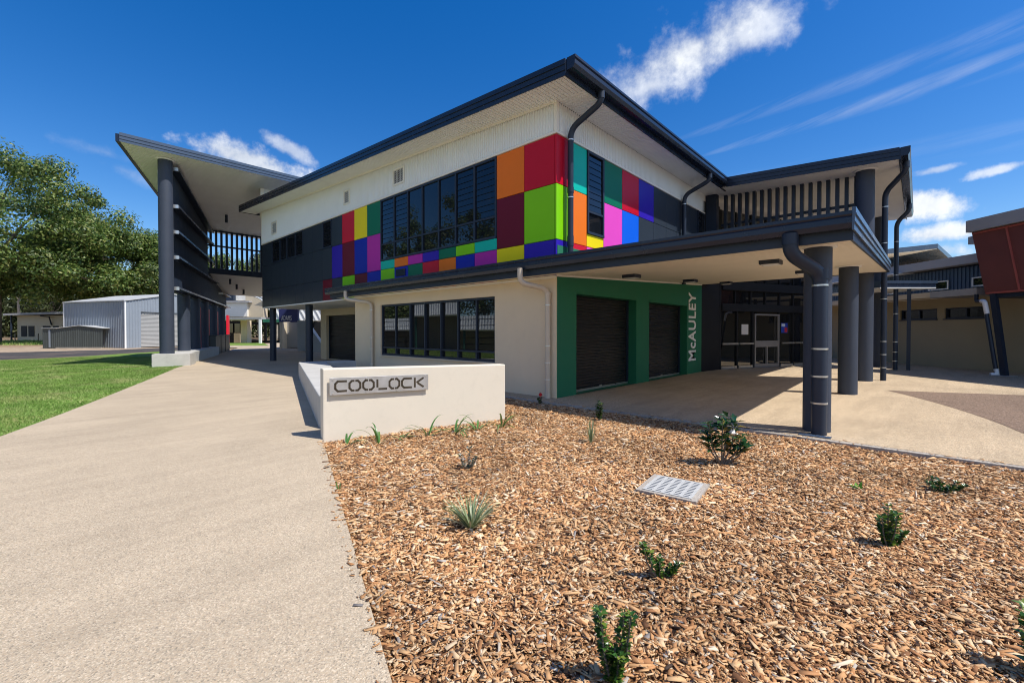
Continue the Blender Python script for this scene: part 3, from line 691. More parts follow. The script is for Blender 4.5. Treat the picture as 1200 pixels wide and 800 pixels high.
# dark wall and glazed entry, turned away from the building
e0=Vector((9.0,.0,0)); e1=Vector((10.36,-.20,0)); e2=Vector((15.9,-2.55,0))
m=MB(); d=(e1-e0); nrm=Vector((d.y,-d.x,0)).normalized(); m.wall(e0,d,nrm,d.length,-.05,6.4,.2); m.build('wall', M['dark_render'] if 'dark_render' in M else M['navy'], B)
d=(e2-e1); dn=d.normalized(); nrm=Vector((dn.y,-dn.x,0)); L=d.length
fE=lambda u,dd,z: (e1.x+dn.x*u-nrm.x*dd, e1.y+dn.y*u-nrm.y*dd, z)
m=MB()
def eb(ua,ub,za,zb,d0=0,d1=.14): m.hexa([fE(ua,d0,za),fE(ub,d0,za),fE(ub,d1,za),fE(ua,d1,za),fE(ua,d0,zb),fE(ub,d0,zb),fE(ub,d1,zb),fE(ua,d1,zb)])
U=[0,.12,1.02,1.10,1.95,3.55,3.75,4.55,4.63,5.40,5.55,L]
eb(0,.12,0,6.3); eb(5.42,5.60,0,6.3)
for u in (1.06,1.99,3.64,4.55): eb(u-.04,u+.04,0,2.32,.02)
for u in (.95,1.85,2.75,3.65,4.55): eb(u-.03,u+.03,2.62,6.3,.02)
eb(.12,5.42,2.32,2.62,-.05,.10); eb(.12,5.42,3.16,3.50,-.08,.12); eb(.12,5.42,4.3,4.42,0,.1); eb(.12,5.42,5.6,5.72,0,.1)
entry=m.build('entrance_frame', M['dark_render'], B)
m=MB()
def gp(ua,ub,za,zb,dd=.07): m.add([fE(ua,dd,za),fE(ub,dd,za),fE(ub,dd,zb),fE(ua,dd,zb)],[(0,1,2,3)])
gp(.12,5.42,.06,2.32); gp(.12,5.42,2.62,3.16); gp(.12,5.42,3.5,6.3,.06); m.build('pane', M['glass_low'], entry)
m=MB()
for (a,c) in ((.14,1.01),(1.11,1.94),(3.70,4.50),(4.60,5.40)):
    m.obox(fE(a,-.03,.98),Vector(fE(c,0,0))-Vector(fE(a,0,0)),nrm*.05,(0,0,.07))
    m.obox(fE(a,.015,.02),Vector(fE(c,0,0))-Vector(fE(a,0,0)),nrm*.03,(0,0,.10))
m.build('push_rail', M['bright'], entry)
m=MB()   # pale door leaf
def db(ua,ub,za,zb,d0=-.02,d1=.05): m.hexa([fE(ua,d0,za),fE(ub,d0,za),fE(ub,d1,za),fE(ua,d1,za),fE(ua,d0,zb),fE(ub,d0,zb),fE(ub,d1,zb),fE(ua,d1,zb)])
db(2.05,2.12,.02,2.24); db(3.50,3.58,.02,2.24); db(2.12,3.50,2.17,2.24); db(2.12,3.50,.86,1.12); db(2.12,3.50,.02,.16); db(2.78,2.84,.16,.86)
dr=m.build('door', M['door_alu'] if 'door_alu' in M else M['bright'], entry); 
# paper notices on the glass: one blank sheet, one coloured poster of plain colour fields
m=MB(); m.obox(fE(1.35,.062,1.38),Vector(fE(1.75,0,0))-Vector(fE(1.35,0,0)),nrm*.004,(0,0,.42)); m.build('paper_notice', M['poster_white'], entry)
PM=dict(a=paint('poster_blue',(.02,.06,.40),.4,.05),b=paint('poster_red',(.5,.03,.04),.4,.05),c=paint('poster_pale',(.5,.6,.75),.4,.05))
m=MB(); m.obox(fE(3.80,.062,1.45),Vector(fE(4.22,0,0))-Vector(fE(3.80,0,0)),nrm*.004,(0,0,.42)); po=m.build('poster', PM['a'], entry)
m=MB(); m.obox(fE(4.02,.057,1.48),Vector(fE(4.20,0,0))-Vector(fE(4.02,0,0)),nrm*.003,(0,0,.2)); m.build('poster_field', PM['b'], entry)
m=MB(); m.obox(fE(3.82,.057,1.72),Vector(fE(4.05,0,0))-Vector(fE(3.82,0,0)),nrm*.003,(0,0,.12)); m.build('poster_field', PM['c'], entry)
# lettering on the green wall, reading upwards
Mx = Matrix.Translation((8.36,-.012,.43)) @ Matrix(((0,-1,0,0),(0,0,-1,0),(1,0,0,0),(0,0,0,1)))
text_mesh('wall_lettering','McAULEY', M['white_letter'], B, .92, Mx, .012, .018, .60)
# drain grate of slotted steel at the foot of the front column, and a wall conduit box
# ------------------------------------------------------------------ covered wing on the left: skewed wall with fins under a raked roof
P1=Vector((-4.04,18.17,0)); WD=Vector((.3555,.9347,0)); WN=Vector((.9347,-.3555,0))
WING = thing('walkway_wing', (-4.04,18.17,0), 'tall navy finned wall on round columns under a pointed raked roof over the walkway', 'walkway')
def wp(s, off=0, z=0): p=P1+WD*s+WN*off; return Vector((p.x,p.y,z))
RF=lambda x,y: 9.05-.094*(y-17.35)
for i,s in enumerate((0,3.37,6.16,8.87,12.4,16.3)):
    p=wp(s); zb=.54 if s<10 else 0; zt=RF(p.x,p.y) if i==0 else 3.36
    m=MB(); m.cyl(p.x,p.y,zb,zt,.265,36); o=m.build('column',M['column'],WING)
    if i==0: c=MB(); c.tube([(p.x,p.y,zt-.05),(p.x,p.y,zt+.005)],.31,36); c.build('collar',M['soffit'],o)
# wall of ribbed navy steel
def wing_wall(s0,s1,zf):
    m=MB(); a=wp(s0,.10); L=s1-s0
    pl=[wp(s0,-.06),wp(s1,-.06),wp(s1,.098),wp(s0,.098)]
    m.prism([(v.x,v.y) for v in pl],3.32,zf); m.build('wall',M['navy'],WING)
    r=MB(); r.rib((a.x,a.y,0),WD,L,3.34,lambda u: zf(*(a+WD*u).xy)-.01,WN,.18,.022); r.build('ribbed_cladding',M['navy'],WING)
wing_wall(.30,9.75,lambda x,y: RF(x,y)-.02)
BS=lambda y: 5.30-.135*(y-27.6)
wing_wall(9.76,18.4,lambda x,y: min(5.5, BS(y)+.02))
def fin(s0,s1,z0,z1):
    m=MB(); a=wp(s0,.13,z0); b_=wp(s1,.13,z1); m.obox(a,b_-a,WN*.28,(0,0,.035)); f=m.build('sun_fin',M['navy'],WING)
    e=MB(); e.obox(a+WN*.28+Vector((0,0,-.03)),b_-a,WN*.02,(0,0,.085)); e.build('fin_nosing',M['gutter_light'],f)
    c=MB(); c.obox(a-WD*.10+Vector((0,0,-.08)),WD*.10,WN*.28,(0,0,.15)); c.build('bracket',M['bright'],f)
fin(.32,10.1,8.70,7.84); fin(.30,10.1,7.05,7.10)
fin(.30,10.3,5.92,5.94); fin(.30,12.0,4.80,4.78); fin(14.2,18.6,4.28,4.30); fin(.30,18.2,3.42,3.42)
# roof
RP=[(-5.55,17.35),(9.3,17.35),(9.3,29.5),(-.9,29.5)]
RP=[(-5.62,17.35),(9.5,17.35),(9.5,28.3),(-1.46,28.3)]
m=MB(); m.prism(RP, lambda x,y:RF(x,y)+.032, lambda x,y:RF(x,y)+.22); m.build('roof',M['gutter'],WING)
m=MB(); k=17.37
while k<28.25:
    e=min(k+.15,28.28); xl=lambda y:-5.60+.38*(y-17.35)
    board(m,Vector((xl(k),k,RF(0,k))),Vector((9.4,k,RF(0,k))),Vector((.0,e-k,RF(0,e)-RF(0,k))),.020,.03); k=e
m.build('soffit',M['soffit'],WING)
barge([(-5.62,17.35,9.03),(9.5,17.35,9.03)],.36,'barge_board',mat='gutter_light',parent=WING,n=(0,-1))
a=Vector((-5.62,17.35,9.03)); b_=Vector((-1.46,28.3,RF(0,28.3)-.02)); m=MB(); m.obox(a,b_-a,Vector((-.935,.355,0))*.12,(0,0,.30)); m.build('gutter',M['gutter'],WING)
# plinths
pl=[wp(-.45,-.40),wp(-.45,.95),wp(1.0,.95),wp(1.0,-.40)]
m=MB(); m.prism([(-4.62,17.86),(-3.28,17.81),(-2.86,18.9),(-4.22,18.98)],-.05,.54); m.build('plinth',M['plinth'],WING,bevel=.015)
m=MB(); q=[wp(.85,-.35),wp(.85,.62),wp(10.2,.62),wp(10.2,-.35)]; m.prism([(v.x,v.y) for v in q],-.05,.53); m.build('plinth',M['plinth'],WING,bevel=.015)
for (s0,s1) in ((10.4,12.6),(12.9,14.9),(15.2,17.4)):
    m=MB(); q=[wp(s0,-.3),wp(s0,.42),wp(s1,.42),wp(s1,-.3)]; m.prism([(v.x,v.y) for v in q],0,1.22); m.build('cabinet',M['shed_green'],WING)
    m=MB(); q=[wp(s0-.05,-.35),wp(s0-.05,.48),wp(s1+.05,.48),wp(s1+.05,-.35)]; m.prism([(v.x,v.y) for v in q],1.225,1.27); m.build('bench_top',M['shed_green'],WING)
for s,of in ((7.2,-.15),(10.2,-.15),(14.0,-.15),(22.0,-.32)):
    m=MB(); a=wp(s,of,0); m.obox(a,WD*.75,WN*.18,(0,0,.35)); m.build('footing',M['shed_green'],WING)
    m=MB(); m.obox(a+Vector((0,0,.351)),WD*.75,WN*.16,(0,0,2.6)); m.build('red_panel',M['red_panel'],WING)
# slat screen across the back, bridge slab
m=MB(); x=-.85
while x<9.0: m.box(x,x+.11,27.60,27.75,5.62,RF(0,27.6)-.004); x+=.298
m.build('slat_screen',M['navy'],WING)
for z in (5.50,7.00,RF(0,27.6)-.12):
    m=MB(); m.box(-.9,9,27.50,27.595,z,z+.10); m.build('screen_rail',M['navy'],WING)
q=[wp(9.9,.12),wp(16.9,.12)]
m=MB(); m.prism([(q[0].x,27.45),(10,27.45),(10,34.2),(q[1].x,34.2)],lambda x,y:BS(y),lambda x,y:BS(y)+.2); m.build('bridge_soffit',M['soffit'],WING)
m=MB(); m.box(q[0].x,10,27.36,27.44,5.22,5.56); m.build('fascia',M['navy'],WING)
# upper room behind the main roof
m=MB(); m.rib((.14,19.02,0),(1,0,0),9,7.4,RF(0,19.02)-.006,(0,-1,0),.20,.025); m.build('ribbed_cladding',M['cladding'],WING)
m=MB(); m.box(.02,9.2,19.03,19.2,7.4,RF(0,19.2)-.004); m.box(-.02,.14,18.95,19.025,7.4,RF(0,19.05)-.008); m.build('upper_room',M['white_trim'],WING)
# hanging cylinder lights
def pend(x,y,z,h=.45):
    m=MB(); m.cyl(x,y,z-h,z,.07,16); o=m.build('ceiling_light',M['navy']); return o
for i,(x,y) in enumerate(((-.2,24.2),)):
    o=pend(x,y,RF(x,y)-.002); tag(o,'dark cylinder light under the high pointed roof beside the slat screen','light')
for i,(x,y,l) in enumerate(((1.2,28.9,'nearest'),(2.0,30.4,'middle'),(2.9,32.0,'farthest'))):
    o=pend(x,y,BS(y)-.002,.36); tag(o,'dark cylinder light under the bridge soffit, %s of three in a row'%l,'light','cylinder lights under the bridge')

# canopy lights: shallow square fittings
CLT=[((1.88,-.86),'square dark ceiling light nearest the front of the green wall'),((5.59,-.87),'square dark ceiling light above the second roller door'),((8.42,-1.04),'square dark ceiling light above the McAULEY lettering end, nearest the entrance'),
     ((1.65,-3.89),'square dark ceiling light nearest the front canopy column'),((5.65,-3.78),'square dark ceiling light beside the second canopy column')]
for (x,y),l in CLT:
    t=thing('ceiling_light',(x,y,CS(x)-.085),l,'light','square lights under the canopy')
    m=MB(); m.box(x-.17,x+.17,y-.17,y+.17,CS(x)-.085,CS(x)-.001); m.build('housing',M['navy'],t,bevel=.01)
    m=MB(); m.box(x-.14,x+.14,y-.14,y+.14,CS(x)-.092,CS(x)-.0855); m.build('diffuser',M['pvc'],t)
x,y=1.3,10.6
m=MB(); m.box(x-.2,x+.2,y-.12,y+.12,2.62,2.699); o=m.build('ceiling_light',M['navy'],bevel=.02); tag(o,'dark bulkhead light under the overhanging storey near the cream wall end','light')

# ------------------------------------------------------------------ sign wall, plate and bench
wa=Vector((-5.25,.08,0)); wb=Vector((-2.33,-.64,0)); wd=(wb-wa).normalized(); wn=Vector((wd.y,-wd.x,0)); Lw=(wb-wa).length
m=MB()
vs=[]
for d in (0,-.19):
    for (u,z) in ((0,-.12),(Lw,-.12),(Lw,.925),(0,.985)): p=wa+wd*u+wn*d; vs.append((p.x,p.y,z))
m.add(vs,[(0,1,2,3),(7,6,5,4),(0,4,5,1),(1,5,6,2),(2,6,7,3),(3,7,4,0)])
o=m.build('sign_wall',M['sign_render'],bevel=.018); tag(o,'low pale rendered wall carrying the COOLOCK plate at the mulch bed edge','wall')
plate=thing('name_plate',tuple(wa+wd*.08+Vector((0,0,.6))),'brushed steel plate with COOLOCK cut out in squared stencil letters on the low wall','sign')
def ws(u,z,d): p=wa+wd*u+wn*d; return Vector((p.x,p.y,z))
# plate outline in the wall plane, slightly raked like the wall top
PZ=lambda u: -.0122*(u-.08)
def plate_pt(u,v,d): return ws(u, .612+v*.245+PZ(u)*1.3, d)
u0,u1=.08,1.54
m=MB(); m.hexa([plate_pt(u0,0,.036),plate_pt(u1,0,.036),plate_pt(u1,0,.046),plate_pt(u0,0,.046),plate_pt(u0,1,.036),plate_pt(u1,1,.036),plate_pt(u1,1,.046),plate_pt(u0,1,.046)]); m.build('plate',M['steel'],plate,bevel=.002)
G={'C':[[(1,1),(.22,1),(0,.75),(0,.25),(.22,0),(1,0)]],'O':[[(.42,1),(.22,1),(0,.75),(0,.25),(.22,0),(.42,0)],[(.58,1),(.78,1),(1,.75),(1,.25),(.78,0),(.58,0)]],
   'L':[[(.08,1),(.08,.22)],[(.22,0),(1,0)]],'K':[[(.08,1),(.08,0)],[(1,1),(.30,.52)],[(.42,.42),(1,0)]]}
lx=u0+.075; lw=.150; gap=.042
for ch in 'COOLOCK':
    m=MB(); t=.030
    for st in G[ch]:
        pts=[Vector((lx+p[0]*lw, .22+p[1]*.56)) for p in st]
        for a_,b_ in zip(pts,pts[1:]):
            d=Vector(((b_.x-a_.x),(b_.y-a_.y)*.245)).normalized(); n=Vector((-d.y,d.x))*t/2; e=d*t*.22
            q=[(a_.x-e.x+n.x,a_.y+(-e.y+n.y)/.245),(a_.x-e.x-n.x,a_.y+(-e.y-n.y)/.245),(b_.x+e.x-n.x,b_.y+(e.y-n.y)/.245),(b_.x+e.x+n.x,b_.y+(e.y+n.y)/.245)]
            m.add([plate_pt(x_,y_,.0475) for x_,y_ in q],[(0,1,2,3)])
    m.build('letter',M['recess'],plate); lx+=lw+gap
for i in range(4):
    for v in (.10,.90):
        u=u0+.045+i*(u1-u0-.09)/3; c=plate_pt(u,v,.046); m=MB(); m.tube([c,c+wn*.010],.012,10); m.build('bolt',M['bright'],plate)
bench=thing('concrete_bench',(-4.9,.95,0),'low smooth concrete bench running back from the sign wall along the path','bench')
m=MB(); m.prism([(-4.93,.95),(-4.87,.22),(-4.1,.05),(-4.2,.9),(-1.41,8.45),(-1.45,9.0),(-2.08,9.0)],-.1,.5); m.build('seat',M['plinth'],bench,bevel=.02)
m=MB(); m.prism([(-1.40,8.45),(-.50,8.15),(-.45,8.62),(-1.44,8.99)],-.1,.5); m.build('seat_return',M['plinth'],bench,bevel=.02)

# drain grate in the mulch
gr=thing('drain_grate',(-3.71,-4.26,0),'square galvanised drain grate set in a concrete rim in the mulch','grate')
gx=Vector((.47,.06,0)).normalized(); gy=Vector((-.06,.47,0)).normalized(); g0=Vector((-3.955,-4.50,-.014))
def gpt(a,b_,z): return g0+gx*a+gy*b_+Vector((0,0,z))
m=MB()
for (a,b_,c,d) in ((-.04,-.05,.52,.0),(-.04,.45,.52,.50),(-.04,.0,.0,.45),(.48,.0,.52,.45)): m.obox(gpt(a,b_,-.1),gx*(c-a),gy*(d-b_),(0,0,.105))
m.build('rim',M['kerb'],gr)
m=MB()
for k in range(11): m.obox(gpt(.0+k*.0455,.0,-.01),gx*.025,gy*.45,(0,0,.022))
for k in range(6): m.obox(gpt(0,.0+k*.084,-.008),gx*.48,gy*.030,(0,0,.0185))
m.build('grating',paint('galvanised_steel',(.50,.50,.48),.5,.08,30),gr)
m=MB(); m.obox(gpt(0,0,-.10),gx*.48,gy*.45,(0,0,.02)); m.build('pit',M['dark'],gr)
m=MB()
for k in range(6): m.box(-.435,-.315,-5.10+k*.066,-5.10+k*.066+.054,.004,.012)
m.box(-.43,-.32,-5.10,-4.71,.0035,.007)
o=m.build('drain_grate',M['gutter_light']); tag(o,'small blue grey slotted drain cover at the foot of the front canopy column','grate')

# ------------------------------------------------------------------ buildings on the right, along a line at 45 degrees
RB=Vector((16.355,-8.81,0)); RD=Vector((.7071,.7071,0)); RN=Vector((-.7071,.7071,0))
def rp(s,off=0,z=0): p=RB+RD*s+RN*off; return Vector((p.x,p.y,z))
RBL=thing('classroom_block',tuple(rp(2)),'beige classroom block with strip windows, navy upper storey and dark red mesh box','building')
m=MB(); m.wall(rp(-9),RD,RN,31,-.1,2.93,.3,[(9+1.24,9+2.85,2.05,2.50),(9+3.17,9+4.9,2.05,2.50),(9+6.2,9+7.9,2.05,2.5),(9-2.6,9-1.3,1.0,2.2),(21.2,22.8,.9,2.3)]); m.build('wall',M['beige'],RBL)
m=MB(); m.obox(rp(-9,-.5,-.1),RD*31,RN*.15,(0,0,3)); m.build('dark_core',M['dark'],RBL)
for (a,c,z0,z1) in ((1.24,2.85,2.05,2.5),(3.17,4.9,2.05,2.5),(6.2,7.9,2.05,2.5),(-2.6,-1.3,1.0,2.2),(12.2,13.8,.9,2.3)):
    m=MB(); t=.05
    for (u0_,u1_,za,zb) in ((a,c,z0,z0+t),(a,c,z1-t,z1),(a,a+t,z0+t,z1-t),(c-t,c,z0+t,z1-t),((a+c)/2-t/2,(a+c)/2+t/2,z0+t,z1-t)): m.obox(rp(u0_,-.18,za),RD*(u1_-u0_),RN*.12,(0,0,zb-za))
    w=m.build('window',M['navy'],RBL); g=MB(); g.obox(rp(a,-.15,z0),RD*(c-a),RN*.02,(0,0,z1-z0)); g.build('pane',M['window_dark'],w)
    g=MB(); g.obox(rp(a-.03,-.02,z0-.05),RD*(c-a+.06),RN*.08,(0,0,.045)); g.build('sill',M['navy'],w)
m=MB(); m.obox(rp(2.05,.02,2.94),RD*16,RN*1.15,(0,0,.03)); m.build('soffit',paint('tan_soffit',(.52,.40,.24),.6,.05),RBL)
m=MB(); m.obox(rp(2.05,1.17,2.90),RD*16,RN*.05,(0,0,.22)); m.build('fascia',M['pale_wall'],RBL)
m=MB(); m.obox(rp(.3,-.2,2.86),RD*1.74,RN*1.7,(0,0,.25)); m.build('fascia',M['grey_fascia'],RBL)
m=MB(); m.obox(rp(-8,-.6,2.975),RD*26,RN*.6,(0,0,.05)); m.build('roof',M['grey_fascia'],RBL)
# navy upper storey
m=MB(); q=rp(14,-.75); m.rib((q.x,q.y,0),-RD,16,3.0,4.24,RN,.16,.03); m.build('upper_wall',M['navy_steel'],RBL)
m=MB(); m.obox(rp(-2,-5,3.0),RD*16,RN*4.2,(0,0,1.24)); m.build('upper_core',M['navy'],RBL)
for (a,c) in ((3.35,4.25),(1.5,2.4),(6.0,6.9)):
    m=MB(); 
    for (u0_,u1_,za,zb) in ((a,c,3.36,3.41),(a,c,3.70,3.75),(a,a+.05,3.41,3.70),(c-.05,c,3.41,3.70)): m.obox(rp(u0_,-.73,za),RD*(u1_-u0_),RN*.06,(0,0,zb-za))
    w=m.build('window',M['white_trim'],RBL); g=MB(); g.obox(rp(a,-.74,3.36),RD*(c-a),RN*.03,(0,0,.39)); g.build('pane',M['glass'],w)
m=MB(); m.obox(rp(-2,-5,4.30),RD*17,RN*4.75,(0,0,.36)); m.build('roof',M['grey_fascia'],RBL)
m=MB(); m.obox(rp(5.1,-1.2,4.26),RD*9,RN*1.2,(0,0,.035)); m.build('soffit',M['soffit'],RBL)
# dark red mesh box on leaning struts
def lean(s,z): return s - .17*(2.98-z) if False else s
m=MB()
ft,fb=.05,-.42
a=[rp(fb,2.0,2.80),rp(-8,2.0,2.80),rp(-8,2.0,5.06),rp(ft,2.0,5.06)]; c=[v-RN*2.0 for v in a]
m.add(a+c,[(0,1,2,3),(7,6,5,4),(0,3,7,4),(3,2,6,7),(1,0,4,5),(2,1,5,6)]); rb=m.build('mesh_box',M['red_mesh'],RBL)
for k in range(4):
    s=-1.05-k*1.6; m=MB(); m.obox(rp(s-.15,2.001,2.80),RD*.045,RN*.03,(0,0,.01)); m=MB()
    m.hexa([rp(s-.42,2.002,2.81),rp(s-.37,2.002,2.81),rp(s-.37,2.03,2.81),rp(s-.42,2.03,2.81),rp(s,2.002,5.05),rp(s+.05,2.002,5.05),rp(s+.05,2.03,5.05),rp(s,2.03,5.05)]); m.build('frame_bar',M['red_frame'],rb)
for z in (2.81,4.98):
    m=MB(); s_=fb if z<4 else ft; m.obox(rp(-8,2.002,z),RD*(8+s_-.05),RN*.025,(0,0,.06)); m.build('frame_bar',M['red_frame'],rb)
m=MB(); m.obox(rp(-8,-.3,2.66),RD*7.45,RN*2.25,(0,0,.135)); m.build('beam',M['navy'],RBL)
m=MB(); m.obox(rp(-8,-.6,5.07),RD*8.12,RN*2.75,(0,0,.42)); m.build('roof',M['grey_fascia'],RBL)
m=MB(); m.obox(rp(-.3,-1.2,4.95),RD*1.9,RN*1.6,(0,0,.30)); m.build('roof',M['grey_fascia'],RBL)
m=MB(); p0=rp(-1.0,1.95,0); p1=rp(-.62,1.95,2.86); m.obox(p0-RD*.09-RN*.06,RD*.17,RN*.12,p1-p0); st=m.build('leaning_strut',M['navy'],RBL)
m=MB(); m.obox(rp(-1.25,1.8,.003),RD*.5,RN*.4,(0,0,.02)); m.build('base_plate',M['grey_fascia'],RBL)
pth=[rp(.35,1.45,2.88),rp(.35,1.45,2.62),rp(-.25,1.9,2.58),rp(-.42,2.02,2.50),rp(-.82,2.02,.02)]
m=MB(); m.tube(arc_path(pth,.12),.06,14); dp=m.build('downpipe',M['navy'],RBL)
m=MB(); q=arc_path([rp(-.18,1.85,2.585),rp(-.42,2.02,2.56),rp(-.50,2.02,2.12)],.14); m.tube(q,.072,14); m.build('pipe_elbow',M['pvc'],dp)
m=MB(); m.tube([rp(-.80,2.02,.22),rp(-.83,2.02,.05),rp(-.75,2.16,.02)],.075,14); m.build('pipe_shoe',M['pvc'],dp)

# covered walkway between the buildings
WK=thing('walkway_shelter',(14.99,-5.78,0),'blue grey flat walkway roof on a slim navy post behind the tall porch','shelter')
q=cp(18.9,22.0); m=MB(); m.obox(cp(14.2,17.0,3.16),RIGHT*2.15,VIEW*3.4,(0,0,.045)); m.build('soffit',M['soffit'],WK)
m=MB(); m.obox(cp(14.2,17.0-.03,3.36),RIGHT*2.18,VIEW*3.45,(0,0,.10)); m.obox(cp(14.2,17.0,3.206),RIGHT*2.15,VIEW*3.4,(0,0,.153)); m.build('roof',M['gutter_light'],WK)
for (la,de) in ((15.45,17.15),(15.45,20.1)):
    p=cp(la,de); m=MB(); m.box(p.x-.06,p.x+.06,p.y-.06,p.y+.06,.0,3.16); m.build('post',M['navy'],WK)
# gabled roof farther back, and a low block seen past the porch
FR=thing('far_building',tuple(cp(27,33)),'distant building with a low navy edged gable roof and pale eaves','building')
a,b_,c=cp(20,31,6.3),cp(29.9,31,7.35),cp(34.5,34,6.4)
for (p,q,nm) in ((a,b_,'roof'),(b_,c,'roof')):
    m=MB(); m.hexa([p,q,q+VIEW*6,p+VIEW*6,p+Vector((0,0,.32)),q+Vector((0,0,.32)),q+VIEW*6+Vector((0,0,.32)),p+VIEW*6+Vector((0,0,.32))]); m.build(nm,M['gutter_light'],FR)
m=MB(); m.obox(a+VIEW*.05-Vector((0,0,.04)),b_-a,VIEW*5,(0,0,.03)); m.build('soffit',M['soffit'],FR)
m=MB(); m.obox(cp(19,33.5,-.1),RIGHT*14,VIEW*6,(0,0,6.5)); m.build('wall',M['pale_wall'],FR)
LB=thing('pale_block',tuple(cp(19.5,37)),'white and beige block glimpsed between the porch columns','building')
m=MB(); m.obox(cp(13,38,-.1),RIGHT*14,VIEW*5,(0,0,3.3)); m.build('wall',M['beige'],LB)
m=MB(); m.obox(cp(13,37.7,3.25),RIGHT*15,VIEW*5.5,(0,0,.3)); m.build('fascia',M['white_trim'],LB)
m=MB(); m.obox(cp(13,38.4,3.6),RIGHT*13,VIEW*4,(0,0,2.6)); m.build('upper_wall',M['pvc'],LB)
for k in range(5):
    m=MB(); m.obox(cp(18.2+k*1.5,38.32,4.3),RIGHT*.8,VIEW*.1,(0,0,1.5)); m.build('window',M['dark'],LB)

# ------------------------------------------------------------------ distant buildings on the left
SH=thing('storage_shed',(-2.1,49.6,0),'large grey ribbed steel shed with a wide pale roller door','shed')
sc=Vector((-2.13,49.61,0)); sl_=Vector((-5.91,58.12,0)); ax=(sl_-sc); Ls=ax.length; ax.normalize(); gx_=Vector((ax.y,-ax.x,0))   # gable runs to the right
GW=9.0; EV=4.39; RG=5.35
m=MB(); m.rib((sl_.x,sl_.y,0),-ax,Ls,-.08,EV,-gx_,.25,.035); m.build('wall',M['zinc'],SH)
g=MB(); zz=lambda u: EV+(RG-EV)*(1-abs(u-GW/2)/(GW/2))
for (s0,s1,zb) in ((0,1.35,-.08),(1.35,7.2,3.45),(7.2,9.0,-.08)):
    p=sc+gx_*s0; g.rib((p.x,p.y,0),gx_,s1-s0,zb,lambda u,s0=s0: zz(u+s0),-ax,.25,.035)
g.build('gable_wall',M['zinc'],SH)
m=MB(); n=26
for k in range(n):
    z=3.45*k/n; p=sc+gx_*1.35+ax*.12; m.obox(Vector((p.x,p.y,z)),gx_*5.85,ax*.02,(0,0,3.45/n*.8))
m.build('roller_door',M['roller_pale'],SH)
m=MB(); p=sc+ax*.3+gx_*.2; m.obox(Vector((p.x,p.y,-.08)),gx_*(GW-.4),ax*(Ls-.5),(0,0,EV)); m.build('dark_core',M['dark'],SH)
m=MB(); p=sc-gx_*.12-ax*.12; q=p+ax*(Ls+.24); r0=Vector((p.x,p.y,EV+.02)); r1=Vector((q.x,q.y,EV+.02)); hh=gx_*(GW/2+.12); 
m.hexa([r0,r0+hh+Vector((0,0,RG-EV)),r1+hh+Vector((0,0,RG-EV)),r1,r0+Vector((0,0,.1)),r0+hh+Vector((0,0,RG-EV+.1)),r1+hh+Vector((0,0,RG-EV+.1)),r1+Vector((0,0,.1))])
t0=r0+hh*2; t1=r1+hh*2; up=Vector((0,0,RG-EV))
m.hexa([r0+hh+up,t0,t1,r1+hh+up,r0+hh+up+Vector((0,0,.1)),t0+Vector((0,0,.1)),t1+Vector((0,0,.1)),r1+hh+up+Vector((0,0,.1))]); m.build('roof',M['zinc_roof'],SH)
for p in (sc-gx_*.05-ax*.05,): m=MB(); m.obox(Vector((p.x,p.y,-.08)),gx_*.12,ax*.12,(0,0,EV+.1)); m.build('corner_trim',M['pvc'],SH)
p=sl_-gx_*.06; m=MB(); m.obox(Vector((p.x,p.y,-.08)),gx_*.12,ax*.12,(0,0,EV+.1)); m.build('corner_trim',M['pvc'],SH)
GS=thing('garden_shed',(-6.1,53.0,0),'small dark grey-green garden shed with double doors, in front of the large shed','shed')
p0=cp(-43.6,42.0); p1=cp(-39.9,42.0); a1=(cp(-43.1,41.2)-cp(-44.9,41.8))
g0_=cp(-43.0,41.6); u_=(cp(-39.0,41.9)-g0_).normalized(); v_=Vector((-u_.y,u_.x,0)); LG=4.05; DG=2.3
m=MB(); m.rib((g0_.x,g0_.y,0),u_,LG,-.05,lambda u:1.78+.26*(1-abs(u-LG/2)/(LG/2)),-v_,.2,.02); m.build('wall',M['shed_green'],GS)
gd=(cp(-44.35,41.6)-g0_); m=MB(); e_=g0_+gd; m.rib((e_.x,e_.y,0),-gd,gd.length,-.05,1.78,-VIEW,.2,.02); m.build('wall',M['shed_green'],GS)
m=MB(); q=e_+gd.normalized()*.0-VIEW*.05; m.obox(Vector((q.x,q.y,.02))-gd*.45,-gd*.12,VIEW*.02,(0,0,1.66)); m.build('door',M['zinc'],GS)
m=MB(); m.prism([(v.x,v.y) for v in (g0_-v_*.1,g0_+u_*LG-v_*.1,g0_+u_*LG+v_*DG,g0_+gd+v_*DG*.6,g0_+gd*1.05-v_*.1)],1.80,1.84) if False else None
A0=g0_-v_*.12-u_*.08; A1=g0_+u_*(LG/2)-v_*.12; A2=g0_+u_*(LG+.08)-v_*.12; bk=v_*2.2
for (s,t,zs,zt) in ((A0,A1,1.80,2.06),(A1,A2,2.06,1.80)):
    s=Vector((s.x,s.y,zs)); t=Vector((t.x,t.y,zt)); m.hexa([s,t,t+bk,s+bk]+[v+Vector((0,0,.05)) for v in (s,t,t+bk,s+bk)])
w=Vector((e_.x,e_.y,1.79)); s=Vector((A0.x,A0.y,1.80)); m.hexa([w-VIEW*.1,s,s+bk*.8,w+bk*.8]+[v+Vector((0,0,.05)) for v in (w-VIEW*.1,s,s+bk*.8,w+bk*.8)])
m.build('roof',M['zinc_roof'],GS)
m=MB(); m.obox(g0_+Vector((0,0,-.08))-v_*.15,u_*LG,v_*.12,(0,0,.10)); m.build('slab',M['kerb'],GS)
OB=thing('office_block',tuple(cp(-79,73)),'long low beige office building with a dark fascia behind the sheds','building')
